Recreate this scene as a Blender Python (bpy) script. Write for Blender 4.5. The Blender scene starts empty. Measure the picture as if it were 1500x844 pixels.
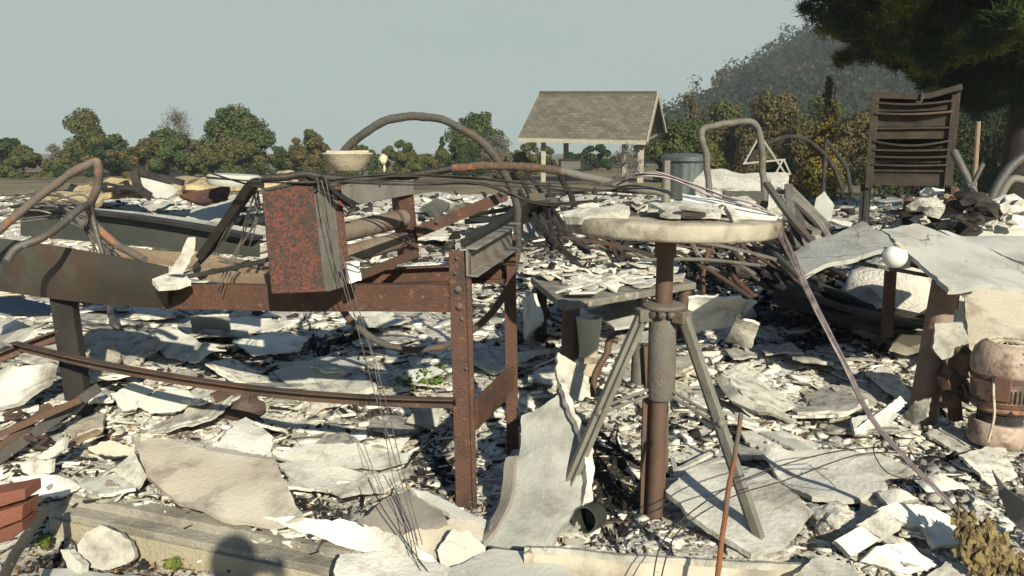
import bpy, bmesh, math, random
import numpy as np
from mathutils import Vector, Matrix, noise, geometry, Quaternion
random.seed(7); np.random.seed(7)
R = math.radians
S = bpy.context.scene
COL = S.collection
# ------------------------------------------------------------------ camera, sky, sun
F = 1150.0; H = 1.4; PITCH = math.atan((422-225)/F)
cam = bpy.data.objects.new('camera', bpy.data.cameras.new('camera')); COL.objects.link(cam)
cam.location = (0, 0, H); cam.rotation_euler = (math.pi/2-PITCH, 0, 0)
cam.data.lens = F/1500*36; cam.data.sensor_width = 36
cam.data.clip_start = 0.05; cam.data.clip_end = 6000
S.camera = cam
SUN = Vector((-0.34, 1.0, -0.55)).normalized()          # direction the light travels
sun = bpy.data.objects.new('sun', bpy.data.lights.new('sun', 'SUN')); COL.objects.link(sun)
sun.data.energy = 5.0; sun.data.angle = R(0.6); sun.data.color = (1.0, 0.93, 0.735)
sun.rotation_euler = SUN.to_track_quat('-Z', 'Y').to_euler(); sun.location = (4, -10, 8)
W = bpy.data.worlds.new('World'); S.world = W; W.use_nodes = True
wn = W.node_tree.nodes; wl = W.node_tree.links
bg = wn['Background']; bg.inputs[1].default_value = 0.085
sky = wn.new('ShaderNodeTexSky'); sky.sky_type = 'NISHITA'; sky.sun_disc = False
sky.sun_elevation = math.asin(-SUN.z); sky.sun_rotation = math.atan2(-SUN.x, -SUN.y)
sky.air_density = 1.0; sky.dust_density = 0.8; sky.ozone_density = 3.0; sky.altitude = 200
smk = wn.new('ShaderNodeMixRGB'); smk.inputs[0].default_value = 0.72
smk.inputs[2].default_value = (3.78, 4.42, 4.02, 1)          # even smoke layer over the sky
stc = wn.new('ShaderNodeTexCoord'); sxy = wn.new('ShaderNodeSeparateXYZ'); wl.new(stc.outputs['Generated'], sxy.inputs[0])
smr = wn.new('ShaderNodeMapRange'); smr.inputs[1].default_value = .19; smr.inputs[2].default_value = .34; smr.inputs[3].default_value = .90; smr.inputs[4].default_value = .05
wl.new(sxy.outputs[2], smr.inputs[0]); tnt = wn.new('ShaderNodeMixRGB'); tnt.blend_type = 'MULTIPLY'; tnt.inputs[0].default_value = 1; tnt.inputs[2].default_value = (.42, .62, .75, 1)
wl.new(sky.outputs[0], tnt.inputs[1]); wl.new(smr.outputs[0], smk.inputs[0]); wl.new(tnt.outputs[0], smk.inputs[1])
snz = wn.new('ShaderNodeTexNoise'); snz.inputs['Scale'].default_value = 1.6; snz.inputs['Detail'].default_value = 3; smp = wn.new('ShaderNodeMapping'); smp.inputs['Scale'].default_value = (1, 1, 3)
wl.new(stc.outputs['Generated'], smp.inputs[0]); wl.new(smp.outputs[0], snz.inputs[0])
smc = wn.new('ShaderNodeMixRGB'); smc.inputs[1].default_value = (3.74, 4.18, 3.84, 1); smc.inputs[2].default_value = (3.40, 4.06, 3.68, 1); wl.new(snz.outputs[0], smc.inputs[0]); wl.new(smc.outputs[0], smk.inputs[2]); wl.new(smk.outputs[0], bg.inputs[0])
S.view_settings.view_transform = 'Standard'; S.view_settings.look = 'None'
S.view_settings.exposure = 0.62; S.view_settings.gamma = 1; S.view_settings.use_curve_mapping = False
S.render.engine = 'CYCLES'
S.cycles.max_bounces = 5; S.cycles.diffuse_bounces = 2; S.cycles.volume_bounces = 0
S.cycles.transparent_max_bounces = 8
# ------------------------------------------------------------------ rays, ground height
fwd = Vector((0, math.cos(PITCH), -math.sin(PITCH))); upv = Vector((0, math.sin(PITCH), math.cos(PITCH)))
def ray(px, py): return fwd + Vector((1, 0, 0))*((px-750)/F) + upv*((422-py)/F)
def D(px, py, d):
    r = ray(px, py); return Vector((0, 0, H)) + r*(d/r.y)
def P(px, py, z):
    r = ray(px, py); return Vector((0, 0, H)) + r*((z-H)/r.z)
def sm(a, b, x):
    t = min(1, max(0, (x-a)/(b-a))); return t*t*(3-2*t)
def nz(x, y, z=0.0): return noise.noise(Vector((x, y, z)))
def sill_y(x): return 2.47-0.34*x if x < -0.45 else 2.6+0.01*x
GZ = -0.2
def T(x, y):
    ys = sill_y(max(-2.2, x))
    f0 = 0.15+0.07*(1-sm(-.6, -.4, x)); b = -f0 + (f0-.085)*sm(ys-.02, ys+0.1, y)
    b += 0.205*sm(3.3, 5.2, y) + 0.24*sm(6, 10, y)
    b += 0.20*math.exp(-((x+2.5)**2/0.9+(y-4.0)**2/0.8))
    b += 0.30*math.exp(-((x-4.6)**2/2.5+(y-7.0)**2/2.0))
    b += 0.45*math.exp(-((x-2.0)**2/2.0+(y-9.5)**2/2.0))
    b += 0.35*math.exp(-((x+1.4)**2/4.0+(y-12.5)**2/4.0))
    b += 0.30*math.exp(-((x+6)**2/6.0+(y-13)**2/6.0))
    k = sm(2.6, 3.2, y)
    b += (0.05*nz(x*.9, y*.9, 3) + 0.035*nz(x*2.6, y*2.6, 7))*(0.35+k) + 0.016*nz(x*8, y*8, 1) + 0.008*nz(x*21, y*21, 5)
    b += 0.10*nz(x*.5, y*.5, 11)*sm(6, 9, y)
    e = max(sm(19, 25, y + 2*nz(x*.2, 0, 9)), sm(1.15, 1.45, abs(x)/(y+1.5)))
    return b*(1-e) + (GZ-0.18)*e
def G(px, py, off=0.0):
    r = ray(px, py); o = Vector((0, 0, H)); y = 1.7; py0 = y
    while y < 45:
        p = o+r*(y/r.y)
        if p.z < T(p.x, p.y)+off:
            a, b = py0, y
            for _ in range(9):
                m = (a+b)/2; p = o+r*(m/r.y)
                if p.z < T(p.x, p.y)+off: b = m
                else: a = m
            return o+r*(b/r.y)
        py0 = y; y *= 1.025
    return o+r*(24/r.y)
# ------------------------------------------------------------------ materials
def mk(name, c1, c2, scale=4, c3=None, s3=2.0, t3=(.55, .65), rough=.85, metal=0, bump=.3, bs=60, var=0.0,
       island=False, crack=None, cs=3, c4=None, s4=20, t4=(.6, .66), dist=0.0, contrast=(.35, .65), spec=.3, attr=None, bd=.02):
    m = bpy.data.materials.new(name); m.use_nodes = True; nt = m.node_tree; n = nt.nodes; l = nt.links
    bs_ = n['Principled BSDF']; bs_.inputs['Roughness'].default_value = rough; bs_.inputs['Metallic'].default_value = metal
    bs_.inputs['Specular IOR Level'].default_value = spec
    tc = n.new('ShaderNodeTexCoord'); co = tc.outputs['Object']
    def noi(s, det=6, ro=.6, off=0):
        t = n.new('ShaderNodeTexNoise'); t.inputs['Scale'].default_value = s; t.inputs['Detail'].default_value = det
        t.inputs['Roughness'].default_value = ro; t.inputs['Distortion'].default_value = dist
        if off:
            mp = n.new('ShaderNodeMapping'); mp.inputs['Location'].default_value = (off, off*.7, off*.3)
            l.new(co, mp.inputs[0]); l.new(mp.outputs[0], t.inputs[0])
        else: l.new(co, t.inputs[0])
        return t.outputs[0]
    def ramp(x, a, b):
        r = n.new('ShaderNodeMapRange'); r.inputs[1].default_value = a; r.inputs[2].default_value = b; l.new(x, r.inputs[0]); return r.outputs[0]
    def mix(f, a, b, mode='MIX'):
        x = n.new('ShaderNodeMixRGB'); x.blend_type = mode
        if isinstance(f, float): x.inputs[0].default_value = f
        else: l.new(f, x.inputs[0])
        for i, c in ((1, a), (2, b)):
            if isinstance(c, tuple): x.inputs[i].default_value = (*c, 1)
            else: l.new(c, x.inputs[i])
        return x.outputs[0]
    col = mix(ramp(noi(scale), *contrast), c1, c2)
    if c3: col = mix(ramp(noi(s3, 8, .65, 5), *t3), col, c3)
    if c4: col = mix(ramp(noi(s4, 4, .7, 9), *t4), col, c4)
    if crack:
        v = n.new('ShaderNodeTexVoronoi'); v.feature = 'DISTANCE_TO_EDGE'; v.inputs['Scale'].default_value = cs
        wv = n.new('ShaderNodeMixRGB'); wv.blend_type = 'ADD'; wv.inputs[0].default_value = .25
        t = n.new('ShaderNodeTexNoise'); t.inputs['Scale'].default_value = cs*1.5; l.new(co, t.inputs[0])
        l.new(co, wv.inputs[1]); l.new(t.outputs[1], wv.inputs[2]); l.new(wv.outputs[0], v.inputs[0])
        a = ramp(v.outputs[0], .02, .0); g = ramp(noi(cs*.6, 3, .5, 13), .5, .62)
        mu = n.new('ShaderNodeMath'); mu.operation = 'MULTIPLY'; l.new(a, mu.inputs[0]); l.new(g, mu.inputs[1])
        col = mix(mu.outputs[0], col, crack)
    if attr:
        at = n.new('ShaderNodeAttribute'); at.attribute_name = attr[0]
        ad = n.new('ShaderNodeMath'); ad.operation = 'ADD'; l.new(at.outputs['Fac'], ad.inputs[0])
        sc = n.new('ShaderNodeMath'); sc.operation = 'MULTIPLY_ADD'; sc.inputs[1].default_value = 1.2; sc.inputs[2].default_value = -.6
        l.new(noi(14, 8, .7, 3), sc.inputs[0]); l.new(sc.outputs[0], ad.inputs[1])
        col = mix(ramp(ad.outputs[0], .35, .6), col, attr[1])
    if var:
        if island: gi = n.new('ShaderNodeNewGeometry'); rv = gi.outputs['Random Per Island']
        else: gi = n.new('ShaderNodeObjectInfo'); rv = gi.outputs['Random']
        rr = n.new('ShaderNodeMapRange'); rr.inputs[3].default_value = 1-var; rr.inputs[4].default_value = 1+var*.4; l.new(rv, rr.inputs[0])
        cb = n.new('ShaderNodeCombineColor')
        for i in range(3): l.new(rr.outputs[0], cb.inputs[i])
        col = mix(1.0, col, cb.outputs[0], 'MULTIPLY')
    l.new(col, bs_.inputs['Base Color'])
    if bump:
        b = n.new('ShaderNodeBump'); b.inputs['Strength'].default_value = bump; b.inputs['Distance'].default_value = bd
        l.new(noi(bs, 6, .65), b.inputs['Height']); l.new(b.outputs[0], bs_.inputs['Normal'])
    return m
M = {}
M['plaster'] = mk('plaster', (.70, .68, .60), (.54, .53, .48), 3, (.24, .215, .18), 3.2, (.50, .66), crack=(.12, .10, .08), cs=2.5, c4=(.16, .14, .12), s4=34, t4=(.66, .72), var=.22, bump=.45, bs=45)
M['plaster_frag'] = mk('plaster_fragment', (.76, .72, .62), (.54, .52, .46), 5, (.22, .195, .165), 4, (.50, .66), crack=(.14, .12, .10), cs=5, var=.45, bump=.5, bs=60)
M['plaster_small'] = mk('plaster_small', (.76, .72, .62), (.55, .525, .46), 5, (.30, .26, .22), 7, (.58, .72), var=.6, island=True, bump=.5, bs=70)
M['board_tan'] = mk('board_tan', (.43, .375, .295), (.50, .46, .375), 3.2, (.24, .205, .17), 3.8, (.50, .66), crack=(.1, .08, .06), cs=2, c4=(.12, .1, .08), s4=40, t4=(.68, .72), var=.1, bump=.35, bs=50)
M['board_grey'] = mk('board_grey', (.40, .40, .36), (.50, .50, .45), 1.8, (.30, .29, .26), 3, (.5, .7), crack=(.08, .07, .06), cs=3.5, c4=(.2, .19, .17), s4=50, t4=(.64, .7), var=.12, bump=.3, bs=60)
M['slab_grey'] = mk('slab_grey', (.29, .29, .265), (.37, .37, .335), 2.4, (.19, .185, .165), 4, (.50, .66), crack=(.07, .065, .055), cs=3, c4=(.5, .49, .44), s4=30, t4=(.68, .72), bump=.4, bs=55)
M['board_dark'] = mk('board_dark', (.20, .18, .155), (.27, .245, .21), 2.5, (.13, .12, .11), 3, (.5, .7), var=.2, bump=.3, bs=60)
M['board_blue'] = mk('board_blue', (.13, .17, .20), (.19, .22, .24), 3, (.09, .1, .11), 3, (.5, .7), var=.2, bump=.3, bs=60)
M['board_yellow'] = mk('scorched_insulation', (.44, .33, .17), (.52, .42, .25), 3, (.08, .06, .05), 2.2, (.5, .6), var=.3, bump=.8, bs=20)
M['ashen_steel'] = mk('ashen_steel', (.20, .19, .17), (.13, .12, .105), 6, (.12, .08, .055), 5, (.54, .66), c4=(.38, .36, .32), s4=40, t4=(.62, .7), bump=.3, bs=80, metal=.1, rough=.65)
M['ash'] = mk('ash_ground', (.44, .42, .37), (.64, .61, .54), 3.2, (.17, .15, .13), 5, (.54, .66), c4=(.66, .62, .53), s4=42, t4=(.56, .62), bump=1.0, bs=38, attr=('char', (.022, .019, .017)), bd=.03)
M['earth'] = mk('dry_ground', (.20, .155, .09), (.13, .11, .06), .25, (.05, .042, .03), .12, (.5, .62), bump=.6, bs=8, c4=(.30, .24, .15), s4=3)
M['char'] = mk('charcoal', (.018, .016, .014), (.05, .045, .04), 6, (.12, .105, .09), 9, (.62, .75), var=.5, bump=.8, bs=50)
M['char_small'] = mk('charcoal_small', (.02, .018, .016), (.06, .052, .045), 6, (.15, .13, .11), 9, (.6, .75), var=.6, island=True, bump=.8, bs=50)
M['rust'] = mk('rusted_steel', (.112, .053, .035), (.078, .043, .032), 7, (.055, .036, .03), 3.5, (.52, .64), c4=(.20, .095, .055), s4=30, t4=(.58, .68), bump=.5, bs=90, metal=.15, rough=.65)
M['rust_dull'] = mk('dull_rusted_steel', (.12, .065, .042), (.085, .062, .05), 5, (.05, .04, .036), 3, (.5, .64), c4=(.2, .12, .08), s4=36, t4=(.62, .7), bump=.25, bs=80, metal=.2, rough=.65)
M['rust_orange'] = mk('orange_rust', (.24, .09, .038), (.13, .055, .035), 9, (.10, .09, .08), 6, (.52, .6), bump=.4, bs=60, rough=.8)
M['speckle'] = mk('blistered_red_paint', (.030, .026, .024), (.115, .036, .022), 95, (.032, .027, .025), 11.0, (.50, .60), c4=(.17, .055, .035), s4=150, t4=(.56, .64), contrast=(.47, .53), bump=.5, bs=45, rough=.7)
M['steel'] = mk('grey_burnt_steel', (.115, .11, .10), (.07, .067, .062), 5, (.12, .075, .05), 4, (.54, .66), c4=(.36, .34, .3), s4=46, t4=(.64, .7), bump=.25, bs=80, metal=.3, rough=.55)
M['steel_dark'] = mk('dark_burnt_steel', (.030, .028, .026), (.055, .05, .045), 5, (.11, .07, .048), 4, (.58, .68), c4=(.18, .165, .15), s4=50, t4=(.66, .72), bump=.3, bs=70, metal=.35, rough=.5, var=.3)
M['steel_green'] = mk('greenish_burnt_steel', (.045, .05, .043), (.07, .072, .06), 3, (.10, .075, .055), 2.2, (.56, .68), c4=(.34, .33, .3), s4=22, t4=(.70, .74), bump=.2, bs=50, metal=.3, rough=.5)
M['rail_left'] = mk('scorched_rail', (.080, .052, .038), (.045, .045, .038), 2.6, (.075, .085, .075), 1.6, (.5, .6), c4=(.45, .44, .40), s4=13, t4=(.73, .76), bump=.2, bs=60, metal=.25, rough=.5)
M['iron_post'] = mk('pitted_iron', (.165, .155, .135), (.12, .11, .095), 8, (.13, .085, .055), 4, (.55, .66), c4=(.03, .025, .02), s4=70, t4=(.68, .7), bump=.4, bs=80, metal=.1, rough=.7)
M['leg_grey'] = mk('ash_grey_steel', (.20, .19, .16), (.14, .13, .11), 8, (.13, .08, .05), 6, (.58, .66), bump=.3, bs=80, metal=.15, rough=.65)
M['copper_steel'] = mk('red_brown_pipe', (.125, .068, .046), (.095, .07, .052), 8, (.08, .055, .045), 5, (.55, .66), bump=.2, bs=60, metal=.2, rough=.6)
M['cream'] = mk('heated_cream_rim', (.31, .27, .205), (.42, .38, .31), 6, (.11, .085, .06), 5.0, (.46, .62), c4=(.15, .11, .08), s4=60, t4=(.68, .72), bump=.25, bs=60, rough=.7)
M['ceramic'] = mk('ceramic', (.52, .46, .35), (.38, .32, .235), 5, (.22, .17, .115), 6, (.55, .68), bump=.3, bs=40, rough=.55, spec=.4)
M['white_glaze'] = mk('white_glaze', (.70, .71, .66), (.62, .63, .58), 5, bump=.05, bs=40, rough=.35, spec=.5)
M['concrete'] = mk('concrete', (.26, .24, .195), (.34, .31, .26), 5, (.15, .135, .11), 3, (.5, .66), c4=(.5, .47, .4), s4=30, t4=(.66, .72), bump=.6, bs=60)
M['sill_face'] = mk('sill_face', (.40, .34, .24), (.30, .26, .19), 3, (.19, .16, .12), 3.4, (.52, .66), c4=(.12, .1, .08), s4=40, t4=(.68, .72), bump=.6, bs=50)
M['brick'] = mk('red_brick', (.21, .08, .052), (.155, .06, .042), 8, (.13, .055, .035), 5, (.58, .7), bump=.5, bs=70, var=.2)
M['wood'] = mk('singed_wood', (.28, .205, .13), (.20, .145, .095), 9, (.10, .07, .05), 4, (.55, .66), bump=.5, bs=60)
M['orange'] = mk('blistered_orange_paint', (.32, .15, .095), (.36, .23, .17), 7, (.09, .06, .045), 8, (.46, .56), c4=(.03, .027, .024), s4=16, t4=(.62, .65), bump=.4, bs=50, rough=.55, contrast=(.4, .6))
M['pink'] = mk('heated_pink_shell', (.42, .34, .28), (.35, .26, .20), 7, (.15, .10, .075), 9, (.47, .60), c4=(.05, .04, .035), s4=22, t4=(.64, .68), bump=.3, bs=50, rough=.6)
M['shingle'] = None
M['trim'] = mk('weathered_trim', (.33, .30, .235), (.26, .24, .19), 5, bump=.3, bs=30)
M['galv'] = mk('galvanised_tank', (.085, .10, .10), (.13, .145, .14), 3, (.12, .12, .10), 3, (.55, .66), bump=.2, bs=30, metal=.4, rough=.45)
M['drawer'] = mk('scorched_drawer', (.036, .028, .021), (.064, .048, .035), 5, (.085, .045, .028), 4, (.55, .68), c4=(.2, .18, .15), s4=40, t4=(.66, .72), bump=.3, bs=50, metal=.25, rough=.55)
M['bark'] = mk('bark', (.032, .025, .020), (.018, .015, .012), 8, bump=1, bs=20)  # darkened to stand in for foliage shade on the pine trunk
M['bark_grey'] = mk('grey_twigs', (.17, .155, .145), (.12, .11, .10), 8, bump=.5, bs=20)
M['white_metal'] = mk('pale_metal_strip', (.36, .345, .31), (.25, .24, .21), 8, bump=.2, bs=30, rough=.5)
M['wire'] = mk('burnt_wire', (.022, .018, .017), (.05, .042, .038), 30, metal=0, rough=.85, bump=0)
M['wire_pale'] = mk('pale_wire', (.17, .155, .135), (.085, .078, .07), 30, metal=.3, rough=.5, bump=0)
M['wire_purple'] = mk('purple_wire', (.10, .075, .08), (.17, .145, .15), 30, metal=.3, rough=.5, bump=0)
M['fluff'] = mk('melted_insulation', (.30, .23, .10), (.20, .15, .07), 20, (.09, .065, .035), 20, (.5, .6), bump=1, bs=60)
M['leaf_litter'] = mk('leaf_litter', (.20, .11, .045), (.27, .17, .07), 10, var=.5, island=True, bump=.2)
def leafmat(name, c1, c2, c3, s=.5):
    m = mk(name, c1, c2, s, c3, s*1.6, (.5, .6), rough=.8, bump=0, var=.28, island=True, spec=.1); return m
M['lf_green'] = leafmat('foliage_green', (.055, .080, .026), (.042, .066, .022), (.085, .088, .030))
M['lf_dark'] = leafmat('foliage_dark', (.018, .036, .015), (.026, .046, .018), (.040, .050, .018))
M['lf_olive'] = leafmat('foliage_olive', (.085, .088, .030), (.060, .076, .025), (.105, .082, .035))
M['lf_brown'] = leafmat('foliage_scorched', (.095, .075, .030), (.072, .070, .026), (.115, .088, .034))
M['lf_bare'] = leafmat('foliage_bare_grey', (.13, .12, .105), (.10, .095, .08), (.12, .09, .06))
M['lf_yellow'] = leafmat('foliage_yellowed', (.19, .135, .035), (.13, .105, .03), (.10, .09, .028), 1.2)
M['lf_hill'] = leafmat('foliage_hill', (.014, .034, .016), (.026, .036, .018), (.050, .034, .018), .14)
M['needle'] = leafmat('pine_needles', (.022, .038, .011), (.014, .026, .008), (.15, .165, .032), .6)  # bright patches paint sunlit clumps, dark tones the shaded interior
M['plant'] = leafmat('fresh_leaves', (.09, .15, .03), (.06, .11, .02), (.14, .15, .04), 5)
def shingle():
    m = mk('roof_shingles', (.23, .195, .135), (.17, .15, .105), 3, bump=0); nt = m.node_tree; n = nt.nodes; l = nt.links
    br = n.new('ShaderNodeTexBrick'); tc = n.new('ShaderNodeTexCoord'); l.new(tc.outputs['UV'], br.inputs[0])
    br.inputs['Color1'].default_value = (.135, .122, .095, 1); br.inputs['Color2'].default_value = (.080, .074, .058, 1); br.inputs['Mortar'].default_value = (.07, .06, .045, 1)
    br.inputs['Scale'].default_value = 1; br.inputs['Brick Width'].default_value = .36; br.inputs['Row Height'].default_value = .22; br.inputs['Mortar Size'].default_value = .018
    t = n.new('ShaderNodeTexNoise'); t.inputs['Scale'].default_value = 1.5; l.new(tc.outputs['Object'], t.inputs[0])
    mx = n.new('ShaderNodeMixRGB'); mx.blend_type = 'MULTIPLY'; mx.inputs[0].default_value = .5; l.new(br.outputs[0], mx.inputs[1]); l.new(t.outputs[0], mx.inputs[2])
    ga = n.new('ShaderNodeMixRGB'); ga.blend_type = 'MULTIPLY'; ga.inputs[0].default_value = 1; ga.inputs[2].default_value = (1.35, 1.35, 1.35, 1); l.new(mx.outputs[0], ga.inputs[1])
    l.new(ga.outputs[0], n['Principled BSDF'].inputs['Base Color']); return m
M['shingle'] = shingle()
# ------------------------------------------------------------------ mesh helpers
class MB:
    def __init__(s): s.v = []; s.f = []; s.sm = []
    def add(s, vs, fs, smooth=False):
        o = len(s.v); s.v += [Vector(v) for v in vs]; s.f += [tuple(i+o for i in f) for f in fs]; s.sm += [smooth]*len(fs); return s
    def box(s, c, sz, rot=None, jit=0):
        q = rot or Matrix.Identity(3); c = Vector(c)
        vs = [c+q@Vector((sx*sz[0]/2+random.uniform(-jit, jit), sy*sz[1]/2+random.uniform(-jit, jit), sz_*sz[2]/2+random.uniform(-jit, jit))) for sx in (-1, 1) for sy in (-1, 1) for sz_ in (-1, 1)]
        return s.add(vs, [(0, 1, 3, 2), (4, 6, 7, 5), (0, 4, 5, 1), (2, 3, 7, 6), (0, 2, 6, 4), (1, 5, 7, 3)])
    def sweep(s, prof, path, b=(0, 1, 0), smooth=False, scales=None, closed=False, cap=True):
        path = [Vector(p) for p in path]; n = len(path); k = len(prof); b = Vector(b); vs = []; prev = None
        for i, p in enumerate(path):
            if closed: t = path[(i+1) % n]-path[i-1]
            else: t = path[min(i+1, n-1)]-path[max(i-1, 0)]
            t.normalize(); bb = (b-t*b.dot(t)) if prev is None else (prev-t*prev.dot(t))
            if bb.length < 1e-4: bb = t.orthogonal()
            bb.normalize()
            if prev is not None or smooth: prev = bb
            a = bb.cross(t); sc = scales[i] if scales else 1
            vs += [p+a*(q[0]*sc)+bb*(q[1]*sc) for q in prof]
        fs = []
        for i in range(n if closed else n-1):
            j = (i+1) % n
            fs += [(i*k+q, i*k+(q+1) % k, j*k+(q+1) % k, j*k+q) for q in range(k)]
        s.add(vs, fs, smooth)
        if cap and not closed: s.f += [tuple(len(s.v)-n*k+q for q in range(k)), tuple(len(s.v)-k+q for q in range(k))]; s.sm += [False]*2
        return s
    def tube(s, path, r, seg=10, scales=None, closed=False):
        if .006 < r < .03 and len(path) > 8:
            path = [Vector(p)+Vector((nz(p[0]*9, p[2]*9, 1), nz(p[1]*9, p[2]*9, 5), nz(p[0]*11, p[1]*9, 8)))*r*.55 for p in path]
            if scales is None: scales = [1+.16*nz(p[0]*23, p[2]*23, 3)+.10*nz(p[0]*60, p[2]*60, 3) for p in path]
        return s.sweep([(r*math.cos(i*2*math.pi/seg), r*math.sin(i*2*math.pi/seg)) for i in range(seg)], path, (.13, .2, .9), True, scales, closed)
    def lathe(s, prof, c, seg=28, axis=(0, 0, 1), smooth=True):
        q = Vector((0, 0, 1)).rotation_difference(Vector(axis)); c = Vector(c); n = len(prof)
        vs = [c+q@Vector((r*math.cos(j*2*math.pi/seg), r*math.sin(j*2*math.pi/seg), z)) for r, z in prof for j in range(seg)]
        fs = [(i*seg+j, i*seg+(j+1) % seg, (i+1)*seg+(j+1) % seg, (i+1)*seg+j) for i in range(n-1) for j in range(seg)]
        s.add(vs, fs, smooth); o = len(s.v)-n*seg
        s.f += [tuple(o+j for j in range(seg)), tuple(o+(n-1)*seg+j for j in range(seg))]; s.sm += [False]*2
        return s
    def rock(s, c, r, sub=2, seed=0, flat=(1, 1, 1), amp=.3):
        bm = bmesh.new(); bmesh.ops.create_icosphere(bm, subdivisions=sub, radius=1)
        vs = [Vector(c)+Vector((v.co.x*flat[0], v.co.y*flat[1], v.co.z*flat[2]))*r*(1+amp*noise.noise(v.co*1.3+Vector((seed, 0, 0)))+amp*.5*noise.noise(v.co*3.7+Vector((seed, 5, 0)))) for v in bm.verts]
        fs = [tuple(v.index for v in f.verts) for f in bm.faces]; bm.free(); return s.add(vs, fs, False)
def rect(w, h): return [(-w/2, -h/2), (w/2, -h/2), (w/2, h/2), (-w/2, h/2)]
def chan(w, d, t=.007): return [(-w/2, 0), (w/2, 0), (w/2, d), (w/2-t, d), (w/2-t, t), (-w/2+t, t), (-w/2+t, d), (-w/2, d)]
def ang(w, d, t=.006): return [(0, 0), (w, 0), (w, t), (t, t), (t, d), (0, d)]
def crv(pts, n=8, closed=False):
    pts = [Vector(p) for p in pts]; out = []; m = len(pts)
    rng = range(m) if closed else range(m-1)
    for i in rng:
        if closed: a, b, c, d = pts[i-1], pts[i], pts[(i+1) % m], pts[(i+2) % m]
        else: a, b, c, d = pts[max(i-1, 0)], pts[i], pts[i+1], pts[min(i+2, m-1)]
        for k in range(n):
            t = k/n; out.append(.5*((2*b)+(c-a)*t+(2*a-5*b+4*c-d)*t*t+(3*b-a-3*c+d)*t**3))
    if not closed: out.append(pts[-1])
    return out
def tagit(o, label, cat, group=None, kind=None):
    if label: o['label'] = label
    if cat: o['category'] = cat
    if group: o['group'] = group
    if kind: o['kind'] = kind
    return o
def mesh(name, mb, mat, origin, bevel=0):
    me = bpy.data.meshes.new(name); me.from_pydata([tuple(v-origin) for v in mb.v], [], mb.f)
    bm = bmesh.new(); bm.from_mesh(me); bmesh.ops.recalc_face_normals(bm, faces=bm.faces); bm.to_mesh(me); bm.free()
    me.polygons.foreach_set('use_smooth', mb.sm); me.materials.append(mat); me.update(); me.set_sharp_from_angle(angle=R(38))
    o = bpy.data.objects.new(name, me); COL.objects.link(o)
    if bevel:
        bv = o.modifiers.new('bevel', 'BEVEL'); bv.width = bevel; bv.segments = 2; bv.limit_method = 'ANGLE'
    return o
def base_of(mb):
    xs = [v.x for v in mb.v]; ys = [v.y for v in mb.v]; return Vector(((min(xs)+max(xs))/2, (min(ys)+max(ys))/2, min(v.z for v in mb.v)))
def solo(name, label, cat, mb, mat, group=None, kind=None, bevel=0):
    b = base_of(mb); o = mesh(name, mb, mat, b, bevel); o.location = b; return tagit(o, label, cat, group, kind)
def thing(name, label, cat, loc, group=None):
    o = bpy.data.objects.new(name, None); COL.objects.link(o); o.location = Vector(loc); o.empty_display_size = .1
    return tagit(o, label, cat, group)
def wloc(o):
    l = Vector(o.location)
    while o.parent: o = o.parent; l += Vector(o.location)
    return l
def part(parent, name, mb, mat, label=None, bevel=0):
    org = wloc(parent); o = mesh(name, mb, mat, org, bevel); o.parent = parent
    if label: o['label'] = label
    return o
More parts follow.
